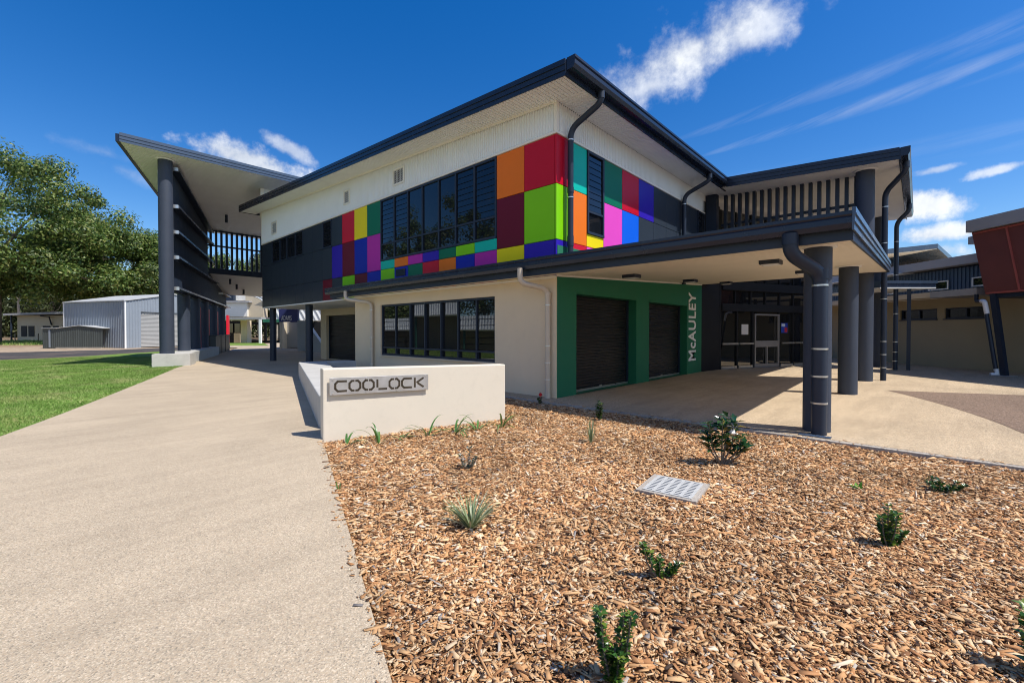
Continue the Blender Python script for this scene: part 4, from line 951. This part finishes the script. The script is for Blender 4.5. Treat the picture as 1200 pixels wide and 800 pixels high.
m=MB(); m.obox(cp(-82.0,73,-.1),RIGHT*13,VIEW*8,(0,0,4.3)); m.build('wall',M['pale_wall'],OB)
m=MB(); m.hexa([cp(-83.2,72,4.15),cp(-68,72,4.55),cp(-68,82,4.55),cp(-83.2,82,4.15),cp(-83.2,72,4.45),cp(-68,72,4.95),cp(-68,82,4.95),cp(-83.2,82,4.45)]); m.build('roof',M['grey_fascia'],OB)
for (la,w_) in ((-81.3,.9),(-80.1,.95),(-77.7,1.2),(-76.0,.9),(-74.5,.9)):
    m=MB(); m.obox(cp(la,72.93,.7),RIGHT*w_,VIEW*.06,(0,0,1.75)); m.build('window',M['dark'],OB)
m=MB(); m.tube([cp(-77.6,72.5,4.1),cp(-76.2,72.5,3.95),cp(-76.2,72.9,2.6)],.10,10); m.build('downpipe',M['navy'],OB)
m=MB(); m.tube([cp(-82.3,72.4,-.1),cp(-82.3,72.4,4.2)],.12,10); m.build('post',M['navy'],OB)
# wire fence posts and an old stump by the verge
for i,la in enumerate((-74.5,-71.0,-67.4,-63.9)):
    m=MB(); m.tube([cp(la,66,-.1),cp(la,66,1.25)],.06,8); o=m.build('fence_post',M['wood_post']); tag(o,'rusty thin fence post on the grassy verge before the office block','post','fence posts on the verge')
m=MB(); p=cp(-51.0,50.0); m.tube([(p.x,p.y,-.1),(p.x+.1,p.y,.7),(p.x-.05,p.y,1.25)],[.24,.2,.12],10); o=m.build('stump',M['wood_post']); tag(o,'short weathered tree stump on the verge beside the garden shed','stump')

# ------------------------------------------------------------------ behind the bridge: arched hall and neighbours
AH=thing('arched_hall',tuple(cp(-34,62)),'white hall with a curved corrugated roof and covered veranda, seen beneath the bridge','building')
d0=60.0; k_=d0/516
def bp(px,py,dep=d0): return cp((px-600)/516*dep, dep, 1.5+(388.5-py)/516*dep)
m=MB()                                                 # curved roof: ribs between two arcs
prof=[]
for t in range(13):
    a=t/12; prof.append((289+34*a**.62, 346+29*a**1.6))
vs=[];fs=[]
for i,(px,py) in enumerate(prof):
    p=bp(px,py,58); vs+=[p,p+RIGHT*16+VIEW*3]
for i in range(12): fs.append((2*i,2*i+1,2*i+3,2*i+2))
# thickness
n=len(vs); vs+=[v+VIEW*2.5 for v in vs]; fs+=[(2*i+2+n,2*i+3+n,2*i+1+n,2*i+n) for i in range(12)]
m.add(vs,fs); m.build('roof',M['arch_roof'],AH)
for j in range(26):
    m=MB() if j==0 else m
    sft=RIGHT*(16*j/26)+VIEW*(3*j/26)-VIEW*.05
    m.tube([bp(px,py,58)+sft for px,py in prof],.09,5,False)
m.build('roof_rib',paint('roof_rib',(.40,.41,.42),.5,.05),AH)
def slab(px0,px1,py0,py1,mat,name,dep=d0,th=1.0,par=AH):
    m=MB(); a=bp(px0,py1,dep); b_=bp(px1,py0,dep); m.obox(a,RIGHT*((px1-px0)/516*dep),VIEW*th,(0,0,b_.z-a.z)); return m.build(name,mat,par)
slab(225,290,354.5,371,M['white_trim'],'upper_wall',60.5); slab(288,309,345,372,M['pale_wall'],'gable_wall',60.8)
slab(225,292,352.5,354.3,M['grey_fascia'],'fascia',60.0); slab(262,274,344,352,M['navy'],'window',61); slab(274,300,342,352,M['white_trim'],'upper_wall',61.5)
slab(222,306,371.5,374,M['grey_fascia'],'veranda_roof',57,2.5); slab(222,288,374.2,375.2,M['white_trim'],'soffit',57.2,2)
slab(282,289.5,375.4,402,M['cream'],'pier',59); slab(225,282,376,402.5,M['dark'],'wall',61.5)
for (a,c) in ((269,273),(275,281)): slab(a,c,379,390,M['glass_low'],'window',61.2,.2); 
slab(274,281,390.2,402,M['beige'],'counter',61.0,.3)
slab(303.2,305.6,374,402.8,M['pvc'],'post',57,.28)
slab(308,350,374,377.5,paint('green_gutter',(.02,.14,.08),.5),'gutter',57.3,.3)
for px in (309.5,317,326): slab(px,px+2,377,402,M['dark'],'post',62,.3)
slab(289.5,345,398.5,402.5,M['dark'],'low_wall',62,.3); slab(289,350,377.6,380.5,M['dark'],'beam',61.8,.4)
# block with a navy sign panel
AD=thing('hall_block',tuple(cp(-19,40)),'block with a navy sign panel reading ADAMS over a pale roller door','building')
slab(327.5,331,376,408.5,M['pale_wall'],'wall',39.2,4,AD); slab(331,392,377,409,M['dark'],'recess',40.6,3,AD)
slab(335.5,356,377.5,407,M['roller_pale'],'roller_door',40.0,.1,AD); pn=slab(327,349,362,377.2,paint('adams_panel',(.035,.045,.16),.5,.06),'sign_panel',38.8,.3,AD)
slab(349.2,392,352,363,M['navy'],'sign_panel',39.5,.3,AD)
q=bp(329.8,375.3,38.78); Ma=Matrix.Translation(q) @ Matrix(((RIGHT.x,0,-VIEW.x,0),(RIGHT.y,0,-VIEW.y,0),(0,1,0,0),(0,0,0,1)))
text_mesh('lettering','ADAMS',M['white_letter'],pn,.62,Ma,.01,.0,.42)
ST=thing('stair_block',tuple(cp(-15.5,33)),'pale blue grey stair block with a sloping balustrade behind the undercroft posts','stair')
mm=paint('stair_render',(.42,.47,.52),.8,.05)
slab(348.5,358,375.5,411,mm,'wall',33.0,1.0,ST)
m=MB(); a=bp(357.9,411.5,32.4); 
pts=[bp(358,412,32.4),bp(376,413,32.4),bp(376,402,32.4),bp(358,376,32.4)]; m.add(pts+[v+VIEW*.5 for v in pts],[(0,1,2,3),(7,6,5,4),(0,4,5,1),(1,5,6,2),(2,6,7,3),(3,7,4,0)]); m.build('balustrade',mm,ST)
# ------------------------------------------------------------------ plants, mulch chips, grass, trees
def leaf_arrays(P, D, N, L, Wd, fold=.18):
    """leaves: base points P, pointing D, face normal N, length L, width Wd -> verts, quad faces (two folded halves)"""
    D=D/np.linalg.norm(D,axis=1,keepdims=True); Sd=np.cross(D,N); Sd/=np.linalg.norm(Sd,axis=1,keepdims=True)+1e-9; Nn=np.cross(Sd,D)
    L=L[:,None]; Wd=Wd[:,None]
    base=P; tip=P+D*L-Nn*L*.10; mid=P+D*L*.5; l=P+D*L*.48+Sd*Wd*.5+Nn*Wd*fold; r=P+D*L*.48-Sd*Wd*.5+Nn*Wd*fold
    V=np.stack([base,l,tip,r,mid],1).reshape(-1,3); n=len(P); k=np.arange(n)[:,None]*5
    F=np.concatenate([k+np.array([[0,4,2,1]]),k+np.array([[0,3,2,4]])],1).reshape(-1,4)
    return V,F
def blades(mb, x, y, z, n, L, w, spread=.5, droop=.6, r=random, up=1.0):
    """arching strap leaves from one crown"""
    for i in range(n):
        a=r.uniform(0,6.283); lean=r.uniform(.15,1)*spread; l=L*r.uniform(.6,1.1); p=Vector((x+math.cos(a)*.01,y+math.sin(a)*.01,z)); out=Vector((math.cos(a),math.sin(a),0)); sd=Vector((-out.y,out.x,0))
        d=(out*lean+Vector((0,0,up))).normalized(); pts=[]; N=7
        for k in range(N+1):
            pts.append(p.copy()); t=k/N; d=(d+Vector((0,0,-droop*t*.55))+out*.04*droop).normalized(); p=p+d*(l/N)
        ws_=[w*(.6+.8*min(1,k/2))*(1-(k/N)**2.2) for k in range(N+1)]
        vs=[]
        for q,ww in zip(pts,ws_): vs+=[q+sd*ww*.5,q-Vector((0,0,ww*.18)),q-sd*ww*.5]
        fs=[]
        for k in range(N): fs+=[(3*k,3*k+1,3*k+4,3*k+3),(3*k+1,3*k+2,3*k+5,3*k+4)]
        mb.add(vs,fs,True)
def strap_plant(x,y,n,L,w,mat,name,label,cat,spread=.7,droop=.7,seed=0,up=1.0,group=None):
    r=random.Random(seed); m=MB(); z=mulch_z(x,y); blades(m,x,y,z-.01,n,L,w,spread,droop,r,up); o=m.build(name,M[mat]); tag(o,label,cat,group); return o
def shrub(name,label,x,y,stems,leafmat,L,W,whorl,n,seed=0,zb=None,flower=None,stemr=.005,cat='shrub',up=.45):
    """stems = list of (dx,dy,height,bottom_fraction); leaves sit along each stem in whorls"""
    r=np.random.default_rng(seed); z=mulch_z(x,y) if zb is None else zb
    t=thing(name,(x,y,z),label,cat); P=[];D=[];N=[]
    st=MB()
    for (dx,dy,h,bf) in stems:
        a=Vector((x,y,z-.02)); tip=Vector((x+dx,y+dy,z+h)); midp=(a+tip)/2+Vector((dx*.25,dy*.25,0)); st.tube([a,midp,tip],[stemr*1.3,stemr,stemr*.6],7)
        for k in range(n):
            f=bf+(1-bf)*(k/(n-1)); q=(a*(1-f)**2+midp*2*f*(1-f)+tip*f*f)
            for j in range(whorl):
                an=j*6.283/whorl+k*1.3+r.uniform(-.4,.4); o_=np.array([math.cos(an),math.sin(an),up+r.uniform(-.3,.5)])
                P.append(np.array(q)+o_*[.004,.004,0]); D.append(o_); N.append(np.array([r.normal(0,.35),r.normal(0,.35),1])-o_*.1)
    st.build('stem',M['bark'],t); P=np.array(P);D=np.array(D);N=np.array(N); s=r.uniform(.65,1.15,len(P))
    V,F=leaf_arrays(P,D,N,L*s,W*s); np_mesh('foliage',V,F,M[leafmat],t)
    if flower:
        fx_,fy_,fz_,fr,fm=flower; m=MB(); m.tube([(x,y,z+fz_*.5),(x+fx_,y+fy_,z+fz_)],.003,6); 
        for ring,(k_,rr) in enumerate(((5,1.0),(5,.8),(4,.55))):
            for j in range(k_):
                a=j*6.283/k_+ring*.6; o_=Vector((math.cos(a),math.sin(a),0)); c=Vector((x+fx_,y+fy_,z+fz_)); sd=Vector((-o_.y,o_.x,0))
                p1=c+o_*fr*.5*rr; p2=c+o_*fr*.85*rr+Vector((0,0,fr*(.6+.4*ring/2))); p3=c+o_*fr*.55*rr+Vector((0,0,fr*(1.1+.2*ring)))
                m.add([c-sd*fr*.1,c+sd*fr*.1,p1+sd*fr*.45*rr,p1-sd*fr*.45*rr,p2+sd*fr*.5*rr,p2-sd*fr*.5*rr,p3+sd*fr*.2,p3-sd*fr*.2],[(0,1,2,3),(3,2,4,5),(5,4,6,7)],True)
        m.build('flower',M[fm],t)
    return t
# strap-leaved row along the sign wall
row=[(-5.10,-.29,4,.26,'thin curled strap-leaf plant at the left end of the sign wall'),(-4.75,-.54,4,.42,'strap-leaf plant with one long leaf leaning right, below the COOLOCK plate'),(-4.34,-.52,6,.20,'smallest flattened strap-leaf plant in front of the sign wall'),
     (-4.05,-.70,5,.42,'tall arching strap-leaf plant at the middle of the sign wall'),(-3.67,-.86,7,.40,'strap-leaf plant with upright leaves, third from the right end of the sign wall'),(-3.28,-.94,7,.38,'strap-leaf plant second from the right end of the sign wall'),(-2.83,-1.04,9,.38,'fullest strap-leaf plant, spreading past the right end of the sign wall')]
for i,(x,y,n,L,l) in enumerate(row): strap_plant(x,y,n+1,L*1.25,.026,'strap','strap_leaf_plant',l,'plant',1.25,.95,seed=20+i,up=.75,group='strap-leaf plants along the sign wall')
strap_plant(-5.64,-3.42,120,.33,.010,'silver','tussock_plant','wide pale striped grass tussock nearest the concrete path','plant',1.15,.35,5)
strap_plant(-2.73,-2.66,26,.36,.011,'silver','tussock_plant','narrow upright pale grass tussock near the canopy shade','plant',.5,.15,6)
strap_plant(-5.97,-1.87,4,.12,.018,'strap','seedling','tiny bright green seedling beside the path edge','plant',.3,.2,7)
shrub('flowering_shrub','small rangy shrub with silvery flower tips in front of the sign wall',-4.69,-2.30,[(.05,.02,.22,.2),(-.07,.03,.16,.3),(.10,-.04,.13,.2),(.02,-.06,.10,.2)],'purple',.045,.022,4,8,3)
shrub('flowering_shrub','small shrub with one red flower at the foot of the cream corner',-.62,-.05,[(.0,.0,.14,.3),(.04,.02,.12,.3),(-.03,.03,.11,.3)],'leaf_dark',.05,.03,4,6,4,flower=(.0,.0,.18,.045,'petal_red'))
shrub('upright_shrub','dark narrow upright shrub at the edge of the canopy shade',-1.34,-1.94,[(.0,.0,.34,.15),(.05,.0,.22,.2),(-.02,.04,.28,.2),(.03,-.03,.3,.2)],'leaf_dark',.045,.025,5,14,5)
shrub('magnolia_shrub','bushy magnolia shrub with bronze leaves and one white flower near the front column',-2.55,-4.32,[(.03,-.05,.56,.35),(-.13,.10,.48,.45),(.10,-.12,.50,.45),(.17,-.17,.33,.5),(-.05,-.02,.52,.5),(.16,-.20,.24,.5),(-.10,.13,.34,.55)],'bronze',.150,.060,4,6,6,flower=(.05,-.10,.36,.045,'petal_white'),stemr=.008,up=.35)
shrub('box_shrub','bushy upright dwarf shrub on the right half of the mulch bed',-3.80,-5.84,[(.0,.0,.30,.12),(.05,-.02,.24,.15),(-.05,.03,.22,.15),(.03,.05,.20,.15),(-.01,-.05,.25,.15),(.09,-.08,.10,.3)],'leaf_young',.040,.026,5,12,8)
shrub('box_shrub','three-stemmed young shrub with lime tips at the bottom of the picture',-6.25,-5.02,[(-.045,.035,.33,.10),(-.03,.06,.32,.15),(.045,-.03,.31,.15),(.06,-.055,.30,.15),(.0,-.01,.17,.1),(-.01,-.035,.15,.2),(.02,.01,.13,.2)],'leaf_young',.034,.021,6,15,9)
shrub('ground_cover_shrub','low spreading dark shrub near the paving at the right',-2.01,-6.17,[(.12,-.10,.09,.3),(-.10,.10,.10,.3),(.05,.08,.12,.3),(-.05,-.06,.08,.3),(.16,-.16,.06,.4),(-.02,.02,.12,.3)],'leaf_dark',.045,.026,4,9,10)
shrub('ground_cover_shrub','low scrambling shrub with a side sprig left of centre in the mulch',-5.33,-4.82,[(.0,.0,.11,.2),(.05,-.05,.08,.2),(-.04,.05,.16,.4),(-.07,.08,.22,.7),(.07,-.09,.10,.4),(.03,.02,.12,.2)],'leaf_young',.034,.022,5,9,11)
strap_plant(-2.50,-5.57,9,.09,.03,'leaf_lime','seedling','tiny lime green seedling right of the drain grate','plant',1.0,.6,12)
shrub('box_shrub','young shrub with yellowish shoots cut by the right edge of the picture',-4.93,-6.38,[(.0,.0,.22,.2),(.03,.02,.30,.4),(-.03,-.02,.16,.2)],'leaf_young',.060,.034,4,7,13)
for i,(la,de) in enumerate(((13.2,21.2),(13.9,21.3),(14.7,21.5))):
    p=cp(la,de); strap_plant(p.x,p.y,16,.45,.03,'strap','strap_leaf_plant','dark strap-leaf plant against the beige wall behind the porch columns','plant',.8,.5,40+i,group='plants at the beige wall behind the porch')

# wood chips: one heap nobody could count
def chips():
    out=[]
    for (d0,d1,dens,sc) in ((1.55,3.2,6800,.92),(3.2,5.0,4600,1.0),(5.0,8.0,2700,1.15),(8.0,15.0,1400,1.4)):
        area=(d1*d1-d0*d0)*1.30; n=int(area*dens)
        dep=np.sqrt(rng.uniform(d0*d0,d1*d1,n)); lat=rng.uniform(-.75,1.85,n)*dep
        x=CAM.x+RIGHT.x*lat+VIEW.x*dep; y=CAM.y+RIGHT.y*lat+VIEW.y*dep
        ok=(x<-.565)&(y>-11)&(y<8)
        px=np.array([-10.9,-4.36,.08,.95,8.0]); qx=np.array([-9.4,-6.93,-5.25,-4.86,-2.1]); ok&=x>np.interp(y,px,qx)+.012
        # keep off the drain grate
        gx0=(x+3.955)*.992+(y+4.50)*.127; gy0=-(x+3.955)*.127+(y+4.50)*.992; ok&=~((gx0>-.0)&(gx0<.48)&(gy0>-.0)&(gy0<.45))
        out.append(np.stack([x[ok],y[ok],np.full(ok.sum(),sc)],1))
    # a few chips kicked over the edges onto the path and the paving
    m_=260; ty=rng.uniform(-4.6,.0,m_); px=np.array([-10.9,-4.36,.08]); qx=np.array([-9.4,-6.93,-5.25]); off=np.abs(rng.normal(0,.045,m_))
    out.append(np.stack([np.interp(ty,px,qx)-off+.01,ty,np.full(m_,.9)],1))
    ty=rng.uniform(-7.5,1.0,140); out.append(np.stack([-.56+np.abs(rng.normal(0,.06,140)),ty,np.full(140,1.2)],1)); spill=400
    A=np.concatenate(out); n=len(A)
    z=np.array([mulch_z(a,b_) for a,b_ in A[:,:2]])
    z[-spill:]=.004; L=np.clip(rng.lognormal(math.log(.022),.66,n),.006,.11)*A[:,2]; Wd=L*rng.uniform(.18,.75,n)**1.0; Wd=np.clip(Wd,.004,.030*A[:,2]); T=rng.uniform(.0015,.004,n)*A[:,2]
    big=rng.random(n)<.004; L[big]=rng.uniform(.09,.17,big.sum()); Wd[big]=rng.uniform(.008,.02,big.sum()); T[big]=.009
    a=rng.uniform(0,6.283,n); pit=rng.normal(0,.19,n); rol=rng.normal(0,.30,n); pit[-spill:]*=.2; rol[-spill:]*=.2
    ex=np.stack([np.cos(a)*np.cos(pit),np.sin(a)*np.cos(pit),np.sin(pit)],1); s0=np.stack([-np.sin(a),np.cos(a),np.zeros(n)],1); nn=np.cross(ex,s0)
    ey=s0*np.cos(rol)[:,None]+nn*np.sin(rol)[:,None]; ez=np.cross(ex,ey)
    c=np.stack([A[:,0],A[:,1],z+np.where(np.arange(n)<n-spill,rng.uniform(-.004,.020,n),.002)],1)
    hx=ex*(L/2)[:,None]; hy=ey*(Wd/2)[:,None]; hz=ez*(T/2)[:,None]
    t1=rng.uniform(.35,1,n)[:,None]; t2=rng.uniform(.35,1,n)[:,None]; sk=(rng.uniform(-.25,.25,n))[:,None]
    bt=[c-hx-hy*t1-hz, c+hx*(1+sk)-hy*t2-hz, c+hx+hy*t2-hz, c-hx*(1+sk)+hy*t1-hz]
    bow=(rng.normal(0,.10,n)*L)[:,None]*ez*.0
    tp=[v+2*hz for v in bt]
    V=np.stack(bt+tp,1).reshape(-1,3); k=np.arange(n)[:,None]*8
    F=np.concatenate([k+np.array([f]) for f in ((4,5,6,7),(0,1,5,4),(1,2,6,5),(2,3,7,6),(3,0,4,7))],1).reshape(-1,4)
    o=np_mesh('wood_chips',V,F,M['chips']); tag(o,'layer of orange brown wood chip mulch','mulch',kind='stuff'); return n
nchips=chips()
# a few chips swept onto the paving edges
# lawn blades
def lawn_blades():
    n=420000; dep=np.sqrt(rng.uniform(4.5**2,26**2,n)); lat=rng.uniform(-1.75,-.55,n)*dep
    x=CAM.x+RIGHT.x*lat+VIEW.x*dep; y=CAM.y+RIGHT.y*lat+VIEW.y*dep
    py=np.array([-.2,3.68,4.68,5.66,7.6,12.01,16.9,18.6,20.2,25.2,29.]); qx=np.array([-9.6,-8.31,-7.94,-7.59,-6.93,-5.47,-3.9,-3.13,-2.6,-.9,-.6])
    edge=np.interp(y,py,qx); d=edge-x; ok=(d>-.015+.03*rng.random(n))&(x>-16)&(y<29.3+ (x+9.3).clip(0)*.3)
    ok&=~((y>17.7)&(x>-4.7)&(y<19.4+0*x)&(x-(-4.7)<1.9))
    x=x[ok];y=y[ok];n=len(x); a=rng.uniform(0,6.283,n); h=rng.uniform(.018,.045,n)*(1+ (np.hypot(x-CAM.x,y-CAM.y)>14)*.25); w=rng.uniform(.003,.006,n)*(1+np.hypot(x-CAM.x,y-CAM.y)*.07); ln=rng.normal(0,.5,(n,2))*h[:,None]
    s=np.stack([np.cos(a)*w,np.sin(a)*w,np.zeros(n)],1); c=np.stack([x,y,np.full(n,-.014)],1); t=c+np.concatenate([ln,h[:,None]],1)
    V=np.stack([c-s,c+s,t],1).reshape(-1,3); F=np.arange(n*3).reshape(-1,3)
    o=np_mesh('lawn_grass',V,F,M['grass']); tag(o,'short mown green lawn grass','grass',kind='stuff')
lawn_blades()
def verge():
    n=9000; dep=rng.uniform(46,72,n); lat=rng.uniform(-1.25,-1.0,n)*dep
    x=CAM.x+RIGHT.x*lat+VIEW.x*dep; y=CAM.y+RIGHT.y*lat+VIEW.y*dep
    keep=np.array([mnoise.noise((a*.25,b_*.25,2))>-.12 for a,b_ in zip(x,y)])&(dep>52); x=x[keep];y=y[keep];n=len(x)
    a=rng.uniform(0,6.283,n); h=rng.uniform(.12,.4,n); s=np.stack([np.cos(a),np.sin(a),np.zeros(n)],1)*.06; c=np.stack([x,y,np.full(n,-.1)],1); t=c+np.concatenate([rng.normal(0,.12,(n,2)),h[:,None]],1)
    o=np_mesh('verge_grass',np.stack([c-s,c+s,t],1).reshape(-1,3),np.arange(n*3).reshape(-1,3),M['grass']); tag(o,'rough dry grass on the verge','grass',kind='stuff')
verge()

def tree(name,label,loc,H,R,zc,nclump,nleaf,leaf,lmat='leaf_big',bmat='bark',tr=.35,seed=0,group=None,flat=.7,rc=1.5,gap=.0):
    r=np.random.default_rng(seed); x,y,z0=loc; t=thing(name,loc,label,'tree',group)
    # clump centres in an uneven ellipsoid shell
    v=r.normal(0,1,(nclump,3)); v/=np.linalg.norm(v,axis=1,keepdims=True); rad=r.uniform(.25,1,nclump)**.45
    bumpy=1+.22*np.sin(v[:,0]*3.1+seed)+.18*np.cos(v[:,1]*4.3+seed*2)
    cz=zc; hz=(H-zc)
    Cn=v*rad[:,None]*bumpy[:,None]*np.array([R,R,hz*.95]); Cn[:,2]=np.where(Cn[:,2]<0,Cn[:,2]*flat,Cn[:,2]); Cn+=np.array([x,y,z0+cz])
    m=MB(); top=Vector((x+r.normal(0,.3),y+r.normal(0,.3),z0+zc+hz*.3)); mid=Vector((x+r.normal(0,.35),y+r.normal(0,.35),z0+zc*.55))
    m.tube([(x,y,z0-.2),mid,top],[tr*1.25,tr,tr*.5],10)
    for i in r.choice(nclump,min(nclump,16),replace=False):
        c=Vector(Cn[i]); b0=Vector((x,y,z0-.2)).lerp(mid,1.0).lerp(top,r.uniform(0,.9)); k=(b0+c)/2+Vector((r.normal(0,.4),r.normal(0,.4),r.uniform(-.6,.6))); m.tube([b0,k,c],[tr*.42,tr*.27,tr*.10],6)
    m.build('trunk',M[bmat],t)
    per=nleaf//nclump; idx=np.repeat(np.arange(nclump),per); n=len(idx)
    q=r.normal(0,1,(n,3)); q/=np.linalg.norm(q,axis=1,keepdims=True); rr=r.uniform(0,1,n)**.5; size=rc*r.uniform(.55,1.25,nclump)[idx]
    P=Cn[idx]+q*(rr*size)[:,None]*np.array([1,1,.85])
    N=q*1.3+r.normal(0,.45,(n,3))+np.array([0,0,.5]); D=r.normal(0,1,(n,3)); D-=N*(D*N).sum(1,keepdims=True)/((N*N).sum(1,keepdims=True)); 
    V,F=leaf_arrays(P,D,N,leaf*r.uniform(.6,1.3,n),leaf*.55*r.uniform(.7,1.2,n)); np_mesh('crown',V,F,M[lmat],t); return t
p=cp(-67.0,57); tree('large_tree','tallest dense green tree at the left edge, towering over the office block',(p.x,p.y,-.1),22.4,12.5,13.6,150,90000,.40,tr=.55,seed=1,rc=2.2,flat=.75)
p=cp(-58.0,63); tree('large_tree','broad dense tree in the middle of the left trees, above the grey shed',(p.x,p.y,-.1),18.2,9.8,11.2,95,56000,.40,tr=.45,seed=2,rc=2.1)
p=cp(-52.5,66); tree('large_tree','lower dense tree behind the grey shed, next to the tall round column',(p.x,p.y,-.1),15.2,7.5,8.6,64,38000,.40,tr=.40,seed=3,rc=2.0)
p=cp(-50.5,74); tree('large_tree','thin open tree partly hidden by the tall round column',(p.x,p.y,-.1),16.5,4.6,11.0,34,9000,.42,tr=.30,seed=4,rc=1.5)
# slender gum trees of the wood behind
gum=[tree('gum_tree','slender pale-trunked gum tree in the wood behind the school grounds',(0,0,0),13+2*k,3.4,9.2+k,20,5200,.45,'leaf_gum','pale_bark',.20,60+k,'gum trees of the wood behind',flat=1.0,rc=1.5) for k in range(3)]
spots=[]
r2=random.Random(5)
for k in range(34): spots.append((-144+3.3*k+r2.uniform(-1.2,1.2), r2.uniform(82,112)))
for k in range(14): spots.append((-52+1.9*k+r2.uniform(-.8,.8), r2.uniform(80,100)))
for k,(la,de) in enumerate(spots):
    o=gum[k] if k<3 else copy_tree(gum[k%3]); q=cp(la,de,-.1); o.location=q; o.rotation_euler=(0,0,r2.uniform(0,6.28)); s=r2.uniform(.75,1.1); o.scale=(s,s,s)
# undergrowth of the wood, one mass
def undergrowth():
    n=86000; la=rng.uniform(-165,5,n); de=rng.uniform(112,122,n); h=rng.uniform(0,1,n)**.8*(12.0+2.5*np.sin(la*.35)+2*np.sin(la*.9+1)+1.5*np.sin(la*2.1))
    P=np.stack([CAM.x+RIGHT.x*la+VIEW.x*de,CAM.y+RIGHT.y*la+VIEW.y*de,h-.1],1); D=rng.normal(0,1,(n,3)); N=rng.normal(0,1,(n,3))+[0,0,.5]
    V,F=leaf_arrays(P,D,N,rng.uniform(.5,1.1,n),rng.uniform(.3,.6,n)); o=np_mesh('undergrowth',V,F,M['leaf_gum']); tag(o,'dense undergrowth of the far wood','undergrowth',kind='stuff')
undergrowth()
# what the windows mirror: grounds to the left of the picture
NB=thing('neighbour_block',(-18.5,28,0),'low beige neighbouring block with a white ribbed parapet across the lawn','building')
m=MB(); m.wall((-18,14,0),(0,1,0),(1,0,0),30,-.1,3.0,.3,[(9,10.2,0,2.2),(17,19.4,0,2.3),(4,6,.9,2.1),(23,25.5,.9,2.1)]); m.box(-26,-18.3,14,44,-.1,3.0); m.build('wall',M['beige'],NB)
m=MB(); m.rib((-17.6,14,0),(0,1,0),30,3.1,4.3,(1,0,0),.35,.06); m.build('ribbed_cladding',M['cladding'],NB)
m=MB(); m.box(-26,-17.7,13.9,44.1,3.01,4.25); m.build('roof',M['grey_fascia'],NB)
for k in range(5): m=MB(); m.box(-16.4,-16.25,15+7*k,15.15+7*k,-.05,2.9); m.build('post',paint('green_post',(.03,.12,.09),.5) if k==0 else bpy.data.materials['green_post'],NB)
m=MB(); m.box(-17.7,-16.1,14,44,2.9,3.0); m.build('awning',M['white_trim'],NB)
for i,(x,y,H) in enumerate(((-30,24,17),(-34,36,20),(-31,49,18),(-36,62,21),(-27,66,17))):
    tree('large_tree','leafy tree standing behind the low neighbouring block',(x,y,-.1),H,6.0,H*.55,50,14000,.42,tr=.4,seed=80+i,rc=1.7,group='trees behind the neighbouring block')
